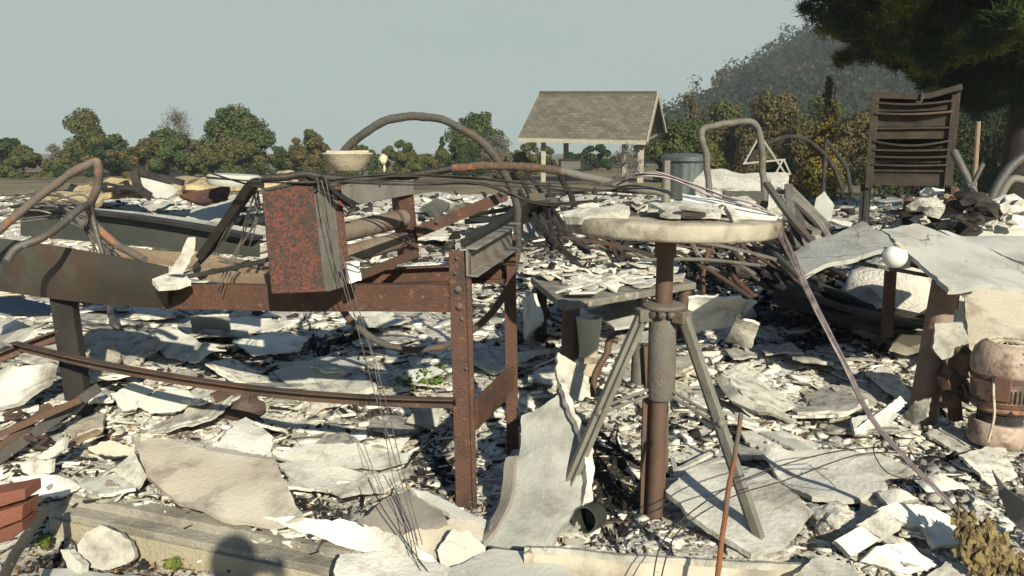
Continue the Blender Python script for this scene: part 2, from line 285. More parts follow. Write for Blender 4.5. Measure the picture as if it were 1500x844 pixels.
# irregular broken sheet through given world points, front face as given, thickness behind it
def sheet_mb(Wp, th, jag=.012, warp=.006, dens=13, seed=0):
    c = sum(Wp, Vector())/len(Wp); nrm = Vector()
    for i in range(len(Wp)): a = Wp[i]-c; b = Wp[(i+1) % len(Wp)]-c; nrm += a.cross(b)
    nrm.normalize(); cm = Vector((0, 0, H))-c
    if nrm.dot(cm) < 0: nrm = -nrm
    u = nrm.orthogonal().normalized(); v = nrm.cross(u)
    q = [((p-c).dot(u), (p-c).dot(v), (p-c).dot(nrm)) for p in Wp]
    size = max(max(a[0] for a in q)-min(a[0] for a in q), max(a[1] for a in q)-min(a[1] for a in q)); st = size/dens
    bd = []
    for i in range(len(q)):
        a = Vector(q[i]); b = Vector(q[(i+1) % len(q)]); L = (b-a).length; k = max(1, int(L/(st*.45)))
        n2 = Vector(((b-a).y, -(b-a).x, 0)).normalized() if L > 0 else Vector()
        for j in range(k):
            t = j/k; p = a.lerp(b, t)
            jj = (jag*nz(p.x*9+seed, p.y*9, 2)*.7+jag*.8*nz(p.x*38, p.y*38+seed, 4))*(1 if j else .4)
            bd.append((p.x+n2.x*jj, p.y+n2.y*jj))
    pts = [Vector(p) for p in bd]; nb = len(pts)
    x0 = min(p[0] for p in bd); x1 = max(p[0] for p in bd); y0 = min(p[1] for p in bd); y1 = max(p[1] for p in bd)
    y = y0+st*.5
    while y < y1:
        x = x0+st*.5
        while x < x1:
            pp = (x+random.uniform(-.3, .3)*st, y+random.uniform(-.3, .3)*st); ins = False
            for i in range(nb):
                a = bd[i]; b = bd[i-1]
                if (a[1] > pp[1]) != (b[1] > pp[1]) and pp[0] < (b[0]-a[0])*(pp[1]-a[1])/(b[1]-a[1])+a[0]: ins = not ins
            if ins and min((pp[0]-a[0])**2+(pp[1]-a[1])**2 for a in bd) > (st*.3)**2: pts.append(Vector(pp))
            x += st
        y += st
    r = geometry.delaunay_2d_cdt(pts, [], [list(range(nb))], 1, 1e-6)
    vs, fs = r[0], r[2]
    def w(p):
        sw = 0; s_ = 0
        for a in q:
            d = (p[0]-a[0])**2+(p[1]-a[1])**2+1e-6; k = 1/d; sw += k; s_ += k*a[2]
        return s_/sw + warp*nz(p[0]*3.5+seed, p[1]*3.5, 1)*2 + warp*.3*nz(p[0]*14, p[1]*14, seed)
    top = [c+u*p[0]+v*p[1]+nrm*w(p) for p in vs]; n = len(top)
    bot = [p-nrm*th for p in top]
    ed = {}
    for f in fs:
        for i in range(len(f)):
            e = (f[i], f[(i+1) % len(f)]); ed[e] = 1
    side = [(a, b, b+n, a+n) for (a, b) in ed if (b, a) not in ed]
    mb = MB(); mb.add(top+bot, [tuple(f) for f in fs]+[tuple(i+n for i in reversed(f)) for f in fs], True)
    mb.f += side; mb.sm += [False]*len(side); return mb
def pts3(pts, off=.02):
    out = []
    for p in pts:
        if len(p) == 2: out.append(G(p[0], p[1], off))
        elif len(p) == 3: out.append(G(p[0], p[1], p[2]))
        else: out.append(D(p[0], p[1], p[3]))
    return out
_sd = [0]
def sheet(name, label, cat, pts, mat='plaster', th=.014, jag=.012, warp=.008, off=.02, group=None, dens=13, parent=None):
    _sd[0] += 3.7; mb = sheet_mb(pts3(pts, off), th, jag, warp, dens, _sd[0])
    if parent is not None: return part(parent, name, mb, M[mat])
    return solo(name, label, cat, mb, M[mat], group)
#BODY
# ------------------------------------------------------------------ ground, hill, haze
def proj(p):
    d = Vector(p)-Vector((0, 0, H)); z = d.dot(fwd)
    return (750+F*d.x/z, 422-F*d.dot(upv)/z) if z > .05 else (-9999, 9999)
# dark patches in the rubble, char plus painted-in shade: pixel centre, radii, strength
CHAR_SHADE = [(1080, 450, 70, 14, .8), (1150, 470, 70, 14, 1), (870, 400, 60, 20, .7), (1010, 350, 50, 16, .8), (395, 508, 70, 16, 1), (330, 520, 60, 12, .9), (500, 500, 50, 12, .8), (560, 610, 50, 14, .8), (640, 690, 45, 40, .9), (1180, 500, 50, 12, .9), (1290, 520, 40, 12, .8), (1090, 640, 40, 14, .7), (1000, 640, 30, 14, .7), (420, 740, 60, 16, .9), (120, 690, 40, 10, .6), (1430, 670, 50, 14, .8), (1060, 520, 50, 10, .7), (220, 550, 30, 10, .7), (700, 450, 40, 14, .7), (600, 380, 60, 10, .7), (1180, 600, 40, 12, .6), (480, 310, 60, 8, .6), (300, 320, 50, 8, .6), (660, 360, 40, 10, .8), (270, 762, 110, 26, 1), (900, 705, 60, 75, .9), (480, 765, 40, 30, .8), (640, 660, 60, 90, .55), (420, 505, 120, 26, .6), (300, 545, 60, 20, .5), (800, 470, 60, 60, .5),
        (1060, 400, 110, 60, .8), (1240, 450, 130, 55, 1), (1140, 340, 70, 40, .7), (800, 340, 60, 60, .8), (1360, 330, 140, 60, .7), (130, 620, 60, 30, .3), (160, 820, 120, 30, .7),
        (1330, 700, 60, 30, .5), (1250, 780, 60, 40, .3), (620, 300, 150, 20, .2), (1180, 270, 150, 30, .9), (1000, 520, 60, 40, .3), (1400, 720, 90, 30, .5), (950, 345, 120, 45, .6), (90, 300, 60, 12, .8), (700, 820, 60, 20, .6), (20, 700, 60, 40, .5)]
def char_shade(x, y, z):
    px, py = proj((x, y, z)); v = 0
    for cx, cy, rx, ry, s in CHAR_SHADE:
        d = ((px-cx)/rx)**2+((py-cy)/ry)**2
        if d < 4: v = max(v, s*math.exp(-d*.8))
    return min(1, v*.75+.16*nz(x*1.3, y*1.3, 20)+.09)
def grid(name, ys, xr, fz, mat, attr=False, label=None, kind='structure'):
    vs = []; nx = len(xr); ca = []
    for y in ys:
        for r in xr:
            x = r*(y+.6); z = fz(x, y); vs.append((x, y, z))
            if attr: ca.append(char_shade(x, y, z))
    fs = [(i*nx+j, i*nx+j+1, (i+1)*nx+j+1, (i+1)*nx+j) for i in range(len(ys)-1) for j in range(nx-1)]
    me = bpy.data.meshes.new(name); me.from_pydata(vs, [], fs); me.materials.append(mat); me.polygons.foreach_set('use_smooth', [True]*len(fs))
    if attr:
        a = me.attributes.new('char', 'FLOAT', 'POINT'); a.data.foreach_set('value', ca)  # one value carries both the char and the painted shade
    me.update(); o = bpy.data.objects.new(name, me); COL.objects.link(o); o['kind'] = kind; o['label'] = label or name.replace('_', ' '); return o
ys = [1.5*1.0095**i for i in range(310)]
grid('rubble_ground', ys, [-1.5+3.0*i/330 for i in range(331)], T, M['ash'], True, 'ash and char covered ground of the burnt house')
def gz(x, y): return GZ - .3*(1-sm(12, 18, y)) + .05*nz(x*.15, y*.15, 2)*sm(26, 34, y)
mbg = MB()
def big(x, y): return gz(x, y)
gys = [-60, -20, 0, 4, 10, 16, 20, 24, 28, 32, 36, 42, 50, 60, 75, 95, 120, 160, 220, 320, 500, 900, 1600, 3000, 5000]
vs = []; xr = [-3000, -1200, -500, -200]+[x for x in range(-120, 121, 6)]+[200, 500, 1200, 3000]
for y in gys:
    for x in xr: vs.append((x, y, big(x, y)))
nx = len(xr); mbg.add(vs, [(i*nx+j, i*nx+j+1, (i+1)*nx+j+1, (i+1)*nx+j) for i in range(len(gys)-1) for j in range(nx-1)], True)
g = mesh('ground', mbg, M['earth'], Vector()); g['kind'] = 'structure'; g['label'] = 'dry grass and burnt soil reaching the horizon'
# hill: heights from its outline, at about 260 m
HP = [(-400, 270), (700, 268), (860, 262), (930, 240), (990, 196), (1050, 158), (1110, 118), (1160, 92), (1210, 78), (1260, 88), (1330, 60), (1420, 40), (1550, 10), (1800, -30), (2400, 40), (3200, 200)]
def hill_h(px):
    for (a, ya), (b, yb) in zip(HP, HP[1:]):
        if a <= px <= b: t = (px-a)/(b-a); y = ya+(yb-ya)*t; return max(0, (225-y)/F*260+1.4-GZ) if y < 240 else max(0.0, (262-y)/22*.5)
    return 0
def hill_z(x, y):
    px = 750+F*x/max(y, 1)*.985
    k = sm(110, 255, y)*(1-.35*sm(300, 460, y)); return -1.2 + hill_h(px)*k + (2.0*nz(x*.03, y*.03, 1)+1.0*nz(x*.08, y*.08, 4))*sm(120, 180, y)*(1 if hill_h(px) > 2 else .1)
hb = MB(); hx = [-40+i*8 for i in range(60)]; hy = [95+i*8 for i in range(50)]
hb.add([(x, y, hill_z(x, y)) for y in hy for x in hx], [(i*60+j, i*60+j+1, (i+1)*60+j+1, (i+1)*60+j) for i in range(49) for j in range(59)], True)
ho = mesh('hill', hb, mk('hill_soil', (.10, .085, .05), (.07, .065, .04), .05, (.30, .27, .22), .03, (.6, .68), bump=0), Vector()); ho['kind'] = 'structure'; ho['label'] = 'wooded hill fading in smoke on the right'
# ------------------------------------------------------------------ foliage
def leaves(cent, rad, n, size, rng, flat=.8, up=.35, shell=0):
    """small bent leaf-clump faces spread through a lumpy crown"""
    cent = np.array(cent, float); rad = np.array(rad, float); pr = rad**2; pr /= pr.sum()
    k = rng.choice(len(cent), n, p=pr); d = rng.normal(size=(n, 3)); d /= np.linalg.norm(d, axis=1)[:, None]
    rr = rad[k]*((.3+.95*rng.random(n)**.75) if not shell else (.75+.35*rng.random(n))); pos = cent[k]+d*rr[:, None]*np.array([1, 1, flat])
    nrm = d*(1.0+shell)+rng.normal(size=(n, 3))*.5+np.array([0, 0, up]); nrm /= np.linalg.norm(nrm, axis=1)[:, None]
    a = np.cross(nrm, rng.normal(size=(n, 3))); a /= np.linalg.norm(a, axis=1)[:, None]; b = np.cross(nrm, a)
    s = size*(.5+rng.random(n))[:, None]; e = .45+.5*rng.random(n)[:, None]
    v = np.stack([pos-a*s, pos-b*s*e+nrm*s*.15, pos+a*s*.8, pos+b*s*e*.9-nrm*s*.12], 1).reshape(-1, 3)
    return v, np.arange(n*4).reshape(-1, 4)
def npmesh(name, v, f, mat, mats=None, midx=None, smooth=False):
    me = bpy.data.meshes.new(name); k = f.shape[1]
    me.vertices.add(len(v)); me.vertices.foreach_set('co', v.astype(np.float32).ravel())
    me.loops.add(len(f)*k); me.loops.foreach_set('vertex_index', f.astype(np.int32).ravel())
    me.polygons.add(len(f)); me.polygons.foreach_set('loop_start', np.arange(0, len(f)*k, k, dtype=np.int32))
    me.update(calc_edges=True); me.materials.append(mat); me.validate(); return me
def tree(name, label, px0, px1, ptop, pbase, d, mat, n=4500, size=.16, seed=0, lobes=14, bare=False, group=None, trunkmat='bark', flat=.8, shape='round', cat='tree', low=.25):
    rng = np.random.default_rng(seed+100); rnd = random.Random(seed)
    c0 = D((px0+px1)/2, pbase, d); top = D((px0+px1)/2, ptop, d); z0 = gz(c0.x, c0.y)-.1 if d > 24 else T(c0.x, c0.y)-.05
    w = (px1-px0)/F*d/2; h = top.z-z0; base = Vector((c0.x, c0.y, z0))
    t = thing(name, label, cat, base, group)
    cs = []; rs = []
    for i in range(int(lobes*1.6)):
        u = rnd.random(); a = rnd.uniform(0, 6.283); zz = low+(1-low)*(i+.5)/int(lobes*1.6)
        if shape == 'cone': ww = w*(1.02-zz)*1.05; lr = max(.12*w, w*.42*(1.05-zz))
        else: ww = w*(.98*math.sin(min(1, max(.2, (1.15-zz)*1.35))*1.5)); lr = min(w, h*.45)*rnd.uniform(.16, .42)
        q = math.sqrt(u)*.8
        cs.append((base.x+ww*q*math.cos(a), base.y+ww*q*math.sin(a)*.8, z0+h*zz-lr*flat*.8*(zz > .6))); rs.append(lr)
    tr = MB(); lean = rnd.uniform(-.06, .06)*h; trs = []
    tr.tube(crv([base, base+Vector((lean*.3, 0, h*.35)), base+Vector((lean, 0, h*(.9 if shape == 'cone' else .7)))], 4), max(.02, h*.026), 8, [1-.8*i/8 for i in range(9)])
    for c, r_ in zip(cs, rs):
        b0 = base+Vector((lean*.4, 0, max(h*.12, (c[2]-z0)*.45))); e = Vector(c)
        tr.tube(crv([b0, b0.lerp(e, .5)+Vector((0, 0, h*.03)), e], 3), h*.010, 5, [1-.75*i/6 for i in range(7)])
        if bare:
            for k in range(7):
                dv = Vector((rnd.gauss(0, 1), rnd.gauss(0, 1), abs(rnd.gauss(.4, .8)))).normalized()*r_*1.3
                m_ = e+dv*.5+Vector((rnd.gauss(0, .1), 0, 0))*r_
                tr.tube([b0.lerp(e, .8), m_, e+dv], h*.0035, 4, [1, .7, .3])
                for q in range(3):
                    d2 = Vector((rnd.gauss(0, 1), rnd.gauss(0, 1), rnd.gauss(.5, .6))).normalized()*r_*.6
                    tr.tube([m_, m_+d2*.6, m_+d2], h*.0022, 3, [1, .7, .3])
    part(t, 'trunk', tr, M[trunkmat])
    v, f = leaves(cs, rs, int(n*2.1), size*.66, rng, flat); me = npmesh('crown', v-np.array(base), f, M[mat])
    o = bpy.data.objects.new('crown', me); COL.objects.link(o); o.parent = t
    return t
TG = 'trees behind the rubble on the left'
tree('oak_tree', 'dark green oak at the far left edge of the tree line', -40, 66, 203, 262, 62, 'lf_dark', 6500, .17, 1, 18)
tree('bare_tree', 'low leafless grey tree right of the far left oak', 62, 108, 210, 262, 64, 'lf_bare', 700, .09, 2, 9, True, trunkmat='bark_grey')
tree('oak_tree', 'tall half scorched oak with olive crown, highest at left of the tree line', 98, 166, 160, 262, 60, 'lf_olive', 6500, .15, 3, 20, low=.15)
tree('oak_tree', 'rounded green oak just right of the tall scorched olive oak', 142, 204, 196, 264, 58, 'lf_green', 5000, .15, 4, 14, low=.1)
tree('oak_tree', 'broad green oak in front of the leafless grey tree top', 194, 296, 188, 262, 57, 'lf_green', 8500, .16, 5, 20, low=.08)
tree('bare_tree', 'leafless grey tree standing behind the broad green oak', 222, 296, 158, 262, 66, 'lf_bare', 900, .09, 6, 14, True, trunkmat='bark_grey')
tree('oak_tree', 'largest green oak of the left tree line, brown on its lower side', 284, 414, 157, 262, 60, 'lf_green', 15000, .16, 7, 30, low=.1)
tree('scorched_oak', 'brownish scorched oak in front of the largest green oak', 300, 372, 200, 262, 58, 'lf_olive', 5000, .15, 8, 14, low=.08)
tree('oak_tree', 'small light green oak left of the ceramic bowl', 404, 490, 190, 256, 62, 'lf_olive', 6000, .15, 9, 16, low=.1)
tree('oak_tree', 'low olive tree seen under the steel hoop', 540, 628, 205, 256, 64, 'lf_green', 5500, .15, 10, 14, low=.08)
tree('conifer_tree', 'small dark conifer seen inside the right side of the hoop', 628, 668, 200, 258, 60, 'lf_dark', 3500, .12, 11, 14, shape='cone', low=.05)
tree('oak_tree', 'green oak rising behind the right side of the hoop', 646, 756, 165, 260, 66, 'lf_green', 9500, .17, 12, 24, low=.1)
tree('bare_shrub', 'grey leafless shrub between the hoop and the shelter', 688, 770, 196, 262, 56, 'lf_bare', 1400, .08, 13, 16, True, trunkmat='bark_grey', cat='shrub')
tree('oak_tree', 'green tree seen under the left end of the shelter roof', 735, 835, 208, 262, 70, 'lf_green', 5000, .17, 14, 14, low=.05)
tree('oak_tree', 'dark green tree behind the middle of the shelter', 820, 930, 212, 262, 78, 'lf_dark', 5000, .19, 15, 14, low=.05)
tree('oak_tree', 'bushy green oak right of the shelter gable', 946, 1050, 172, 268, 44, 'lf_green', 6500, .13, 16, 18, low=.05)
tree('spindly_tree', 'thin sparse tree reaching up right of the shelter ridge', 980, 1030, 135, 262, 60, 'lf_olive', 1100, .13, 17, 12, True, trunkmat='bark_grey', low=.4)
tree('oak_tree', 'olive green oak behind the metal tank and arched handle', 1000, 1120, 150, 272, 50, 'lf_olive', 8500, .14, 18, 20, low=.05)
tree('scorched_oak', 'orange brown scorched oak behind the arched handle', 1070, 1180, 138, 275, 46, 'lf_brown', 8000, .13, 19, 20, low=.05)
tree('oak_tree', 'dark olive oak behind the yellowed young conifer', 1140, 1262, 138, 278, 52, 'lf_olive', 8500, .14, 20, 20, low=.05)
tree('scorched_oak', 'brown oak between the young conifer and the drawer cabinet', 1200, 1310, 165, 280, 40, 'lf_brown', 6500, .12, 21, 16, low=.05)
tree('oak_tree', 'dark oak standing in shade right of the drawer cabinet', 1400, 1480, 170, 290, 36, 'lf_olive', 5500, .11, 22, 16, low=.05)
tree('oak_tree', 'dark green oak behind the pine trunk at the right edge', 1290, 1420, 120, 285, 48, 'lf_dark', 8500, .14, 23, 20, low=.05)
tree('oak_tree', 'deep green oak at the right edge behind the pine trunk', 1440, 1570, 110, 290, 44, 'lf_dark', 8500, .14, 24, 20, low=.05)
tree('young_conifer', 'yellowed young conifer with pointed top left of the drawer cabinet', 1160, 1248, 108, 292, 20, 'lf_yellow', 5200, .055, 25, 46, shape='cone', low=.03, cat='conifer')
tree('dark_shrub', 'low dark shrub at the foot of the yellowed conifer', 1100, 1180, 232, 296, 24, 'lf_dark', 3500, .06, 26, 12, low=.05, cat='shrub')
for i, (a, b, tp, d, mt, lab) in enumerate([(-60, 40, 222, 80, 'lf_green', 'low green tree peeking behind the far left oak'), (60, 120, 236, 75, 'lf_olive', 'low olive bush left of the tall scorched oak'),
    (170, 240, 212, 66, 'lf_olive', 'olive tree filling the gap left of the broad green oak'), (255, 320, 205, 70, 'lf_olive', 'olive tree between the broad oak and the largest oak'), (380, 440, 215, 68, 'lf_green', 'low green tree right of the largest oak'),
    (470, 560, 232, 72, 'lf_olive', 'low tree line bush behind the ceramic bowl'), (600, 650, 226, 74, 'lf_green', 'low green bush left of the small dark conifer'), (740, 800, 222, 60, 'lf_olive', 'olive bush left of the shelter post'),
    (860, 960, 226, 90, 'lf_green', 'far green tree seen through the shelter'), (1060, 1140, 196, 36, 'lf_olive', 'olive bush behind the folding metal frame'), (1120, 1210, 176, 40, 'lf_brown', 'brown oak left of the yellowed young conifer'),
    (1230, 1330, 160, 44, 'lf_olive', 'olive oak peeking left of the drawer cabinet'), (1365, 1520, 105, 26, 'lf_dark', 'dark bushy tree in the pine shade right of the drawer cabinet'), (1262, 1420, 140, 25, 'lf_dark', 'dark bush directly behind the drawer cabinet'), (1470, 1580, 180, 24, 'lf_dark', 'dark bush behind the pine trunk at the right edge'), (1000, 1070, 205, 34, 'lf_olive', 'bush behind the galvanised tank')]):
    tree('oak_tree' if d > 38 else 'bush', lab, a, b, tp, 275 if d < 45 else 262, d, mt, 6000, .0027*d, 60+i, 16, low=.03, cat='tree' if d > 38 else 'bush')
rb_ = random.Random(77)
BL = ['at the left edge of the photo', 'below the leafless tree by the far left oak', 'left of the tall scorched oak trunk', 'below the rounded green oak', 'below the broad green oak', 'left of the largest oak trunk', 'below the largest oak', 'right of the largest oak trunk', 'left of the ceramic bowl', 'directly behind the ceramic bowl', 'under the top of the hoop', 'under the hoop near the dark conifer', 'right of the dark conifer', 'behind the right side of the hoop', 'left of the shelter']
for i, bl in enumerate(BL):
    px = -10+i*54+rb_.uniform(-10, 10); w = rb_.uniform(42, 70); tree('bush', ('olive' if i % 2 else 'green')+' bush of the low hedge line '+bl, px-w, px+w, rb_.uniform(200, 224), 264, rb_.uniform(48, 56), ['lf_green', 'lf_olive', 'lf_olive', 'lf_dark', 'lf_brown'][i % 5], 4200, .13, 200+i, 10, low=.02, cat='bush')
# wood on the hill: beyond counting
rng = np.random.default_rng(5); rnd = random.Random(5); cs = []; rs = []; tb = MB()
for i in range(1300):
    y = rnd.uniform(125, 330); px = rnd.uniform(930, 1700); x = (px-750)/F*y; z = hill_z(x, y)
    if hill_h(px) < 1.5 or nz(x*.035, y*.02, 50) > .42: continue
    hh = rnd.uniform(4, 10.5)*(1.5 if rnd.random() < .12 else 1); w_ = rnd.uniform(.8, 1.5)
    for k in range(5): cs.append((x+rnd.gauss(0, 2.0)*w_, y+rnd.gauss(0, 1.2), z+hh*rnd.uniform(.2, .85))); rs.append(rnd.uniform(1.2, 2.9))
v, f = leaves(cs, rs, 210000, .46, rng, .9, .2, 1); me = npmesh('hill_wood', v, f, M['lf_hill']); o = bpy.data.objects.new('hill_wood', me); COL.objects.link(o)
tagit(o, 'far wood covering the smoky hill', 'wood', kind='stuff')
# ------------------------------------------------------------------ pine at top right
def pine():
    rnd = random.Random(3); rng = np.random.default_rng(3); d = 14.0; b = D(1484, 300, d); z0 = T(b.x, b.y)-.1
    base = Vector((b.x, b.y, z0)); t = thing('pine_tree', 'big dark pine with its trunk at the right edge of the photo', 'pine', base); tr = MB()
    tr.tube(crv([base, base+Vector((.05, 0, 3)), base+Vector((.0, .1, 7)), base+Vector((-.1, 0, 11))], 6), .27, 14, [1.15-.95*i/18 for i in range(19)])
    part(t, 'trunk', tr, M['bark']); br = MB(); tips = []
    for i in range(265):
        z = (rnd.uniform(3.0, 10.5) if i < 110 else rnd.uniform(2.0, 6.0) if i < 175 else rnd.uniform(1.9, 3.6)); a = rnd.uniform(0, 6.283) if i < 70 else rnd.uniform(2.3, 5.0)
        L = (3.75 if z < 6 else 3.75*(11.5-z)/5.5)*rnd.uniform(.6, 1.0)
        if z < 3.3: L *= .30+.7*(z-2.0)/1.3
        if i > 245: L *= .7
        p0 = base+Vector((0, 0, z)); dv = Vector((math.cos(a), math.sin(a), rnd.uniform(-.05, .25)))
        pts = [p0, p0+dv*L*.4+Vector((0, 0, .12)), p0+dv*L*.75+Vector((0, 0, .02)), p0+dv*L+Vector((0, 0, rnd.uniform(-.1, .35)))]
        c = crv(pts, 5); br.tube(c, .045, 6, [1-.85*k/15 for k in range(16)])
        for k in range(4, 16):
            for s in range(3):
                a2 = a+rnd.choice((-1, 1))*rnd.uniform(.3, 1.2); l2 = L*.26*rnd.uniform(.5, 1.1)*(1.15-k/20)
                q = c[k]; e = q+Vector((math.cos(a2), math.sin(a2), rnd.uniform(-.15, .45)))*l2
                br.tube([q, q.lerp(e, .5)+Vector((0, 0, .03)), e], .012, 4, [1, .7, .3])
                for m_ in (.45, .75, 1.0): tips.append((q.lerp(e, m_), (e-q).normalized()))
    part(t, 'branches', br, M['bark'])
    P0 = np.array([tuple(p) for p, _ in tips]); DD = np.array([tuple(x) for _, x in tips]); n = len(P0); K = 26
    pos = np.repeat(P0, K, 0)+rng.normal(size=(n*K, 3))*.055; dr = np.repeat(DD, K, 0)*.7+rng.normal(size=(n*K, 3))*.75+np.array([0, 0, .25]); dr /= np.linalg.norm(dr, axis=1)[:, None]
    sd = np.cross(dr, rng.normal(size=(n*K, 3))); sd /= np.linalg.norm(sd, axis=1)[:, None]; L = .10+.09*rng.random(n*K)[:, None]
    v = np.stack([pos-sd*.010, pos+sd*.010, pos+dr*L], 1).reshape(-1, 3); f = np.arange(len(v)).reshape(-1, 3)
    me = npmesh('needles', v-np.array(base), f, M['needle']); o = bpy.data.objects.new('needles', me); COL.objects.link(o); o.parent = t
    print('pine tris', len(f))
pine()
# ------------------------------------------------------------------ picnic shelter
def shelter():
    R0, R1 = D(790, 137, 47), D(962, 137, 46); E0, E1 = D(758, 203, 44.4), D(946, 207, 43.4); B1 = D(974, 193, 48.6); B0 = R0+(B1-R1)
    base = Vector((E0.x*.5+B1.x*.5, 46, GZ)); t = thing('picnic_shelter', 'open shelter with steep shingled roof standing in the background', 'shelter', base)
    def slope(a, b, c, d_, name):
        nrm = (b-a).cross(d_-a).normalized()
        if nrm.z < 0: nrm = -nrm
        me = bpy.data.meshes.new(name); vs = [a, b, c, d_, a-nrm*.12, b-nrm*.12, c-nrm*.12, d_-nrm*.12]
        me.from_pydata([tuple(v-base) for v in vs], [], [(0, 1, 2, 3), (7, 6, 5, 4), (0, 4, 5, 1), (1, 5, 6, 2), (2, 6, 7, 3), (3, 7, 4, 0)])
        uv = me.uv_layers.new(); L = (b-a).length; hh = (d_-a).length; co = {0: (0, 0), 1: (L, 0), 2: (L, hh), 3: (0, hh)}
        for l in me.loops: uv.data[l.index].uv = co[l.vertex_index % 4]
        me.materials.append(M['shingle']); o = bpy.data.objects.new(name, me); COL.objects.link(o); o.parent = t; return o
    r = slope(E0, E1, R1, R0, 'roof_slope'); slope(B0, B1, R1, R0, 'roof_slope')
    f = MB(); f.sweep(rect(.22, .10), [E0+Vector((0, -.06, -.08)), E1+Vector((0, -.06, -.08))], (0, 1, 0)); part(t, 'fascia', f, M['trim'])
    f = MB(); o3 = Vector((.07, -.02, -.10)); f.sweep(rect(.09, .24), [E1+o3, R1+o3+Vector((0, 0, -.02))], (0, 0, 1)); f.sweep(rect(.09, .24), [R1+o3, B1+o3], (0, 0, 1)); part(t, 'barge_board', f, M['trim'])
    f = MB(); f.sweep(rect(.12, .2), [R0+Vector((0, 0, .03)), R1+Vector((0, 0, .03))], (0, 0, 1)); part(t, 'ridge_cap', f, M['shingle'])
    f = MB(); o3 = Vector((-.5, 0, -.2)); f.sweep(rect(.1, .15), [E1.lerp(B1, .05)+o3, E1.lerp(B1, .95)+o3]); m_ = E1.lerp(B1, .5)+o3; f.sweep(rect(.1, .1), [m_, R1+o3+Vector((0, 0, -.2))]); f.sweep(rect(.08, .08), [m_, E1.lerp(R1, .6)+o3]); f.sweep(rect(.08, .08), [m_, B1.lerp(R1, .6)+o3]); part(t, 'gable_truss', f, M['wood'])
    for (px, d, w, ztop) in ((796, 45, .26, 2.2), (938, 44.2, .34, 2.4), (915, 48, .32, 2.2), (829, 48.2, .3, 2.3)):
        p = D(px, 230, d); f = MB(); f.sweep(rect(w, w), [Vector((p.x, p.y, GZ-.1)), Vector((p.x, p.y, ztop))]); part(t, 'post', f, M['trim'])
    f = MB(); a = D(800, 212, 45); b = D(935, 214, 44.3); f.sweep(rect(.2, .14), [Vector((a.x, a.y, 2.12)), Vector((b.x, b.y, 2.2))]); part(t, 'header_beam', f, M['trim'])
    q = D(838, 235, 45.5); t2 = thing('barbecue_grill', 'black barbecue standing under the shelter roof', 'barbecue', (q.x, q.y, GZ))
    f = MB(); f.box((q.x, q.y, GZ+.95), (1.5, .7, .7)); f.box((q.x-1.0, q.y, GZ+.75), (.45, .6, .06)); f.box((q.x+1.0, q.y, GZ+.75), (.45, .6, .06)); part(t2, 'firebox', f, M['char'], bevel=.05)
    f = MB(); [f.sweep(rect(.07, .07), [Vector((q.x+sx, q.y+sy, GZ)), Vector((q.x+sx, q.y+sy, GZ+.7))]) for sx in (-.6, .6) for sy in (-.25, .25)]; part(t2, 'stand', f, M['steel_dark'])
    f = MB(); f.box((q.x-.1, q.y-.37, GZ+.95), (1.1, .04, .42)); part(t2, 'front_panel', f, M['steel'])
shelter()
tw = tree('dry_bush', 'dry reddish bush under the right end of the shelter', 885, 950, 208, 270, 38, 'lf_bare', 250, .06, 44, 12, True, trunkmat='bark_grey', cat='bush')
# smoke haze: one closed volume round the camera and everything
hz = MB(); hz.box((60, 215, 39), (900, 520, 84)); m = bpy.data.materials.new('haze'); m.use_nodes = True; n = m.node_tree.nodes; n.remove(n['Principled BSDF'])
pv = n.new('ShaderNodeVolumePrincipled'); pv.inputs['Color'].default_value = (.86, .93, .96, 1); pv.inputs['Density'].default_value = .0009; pv.inputs['Anisotropy'].default_value = .1
m.node_tree.links.new(pv.outputs[0], n['Material Output'].inputs['Volume'])
o = mesh('haze', hz, m, Vector()); tagit(o, 'thin smoke haze in the air', 'haze', kind='stuff')
#OBJ
X, Y, Z = Vector((1, 0, 0)), Vector((0, 1, 0)), Vector((0, 0, 1))
def V(*a): return Vector(a)
def bolt(parent, p, r=.011, n=(0, -1, 0), name='bolt', mat='steel'):
    m = MB(); m.lathe([(r*1.3, 0), (r*1.3, .003), (r, .004), (r, .010), (r*.7, .012)], p, 6, n, False); part(parent, name, m, M[mat])
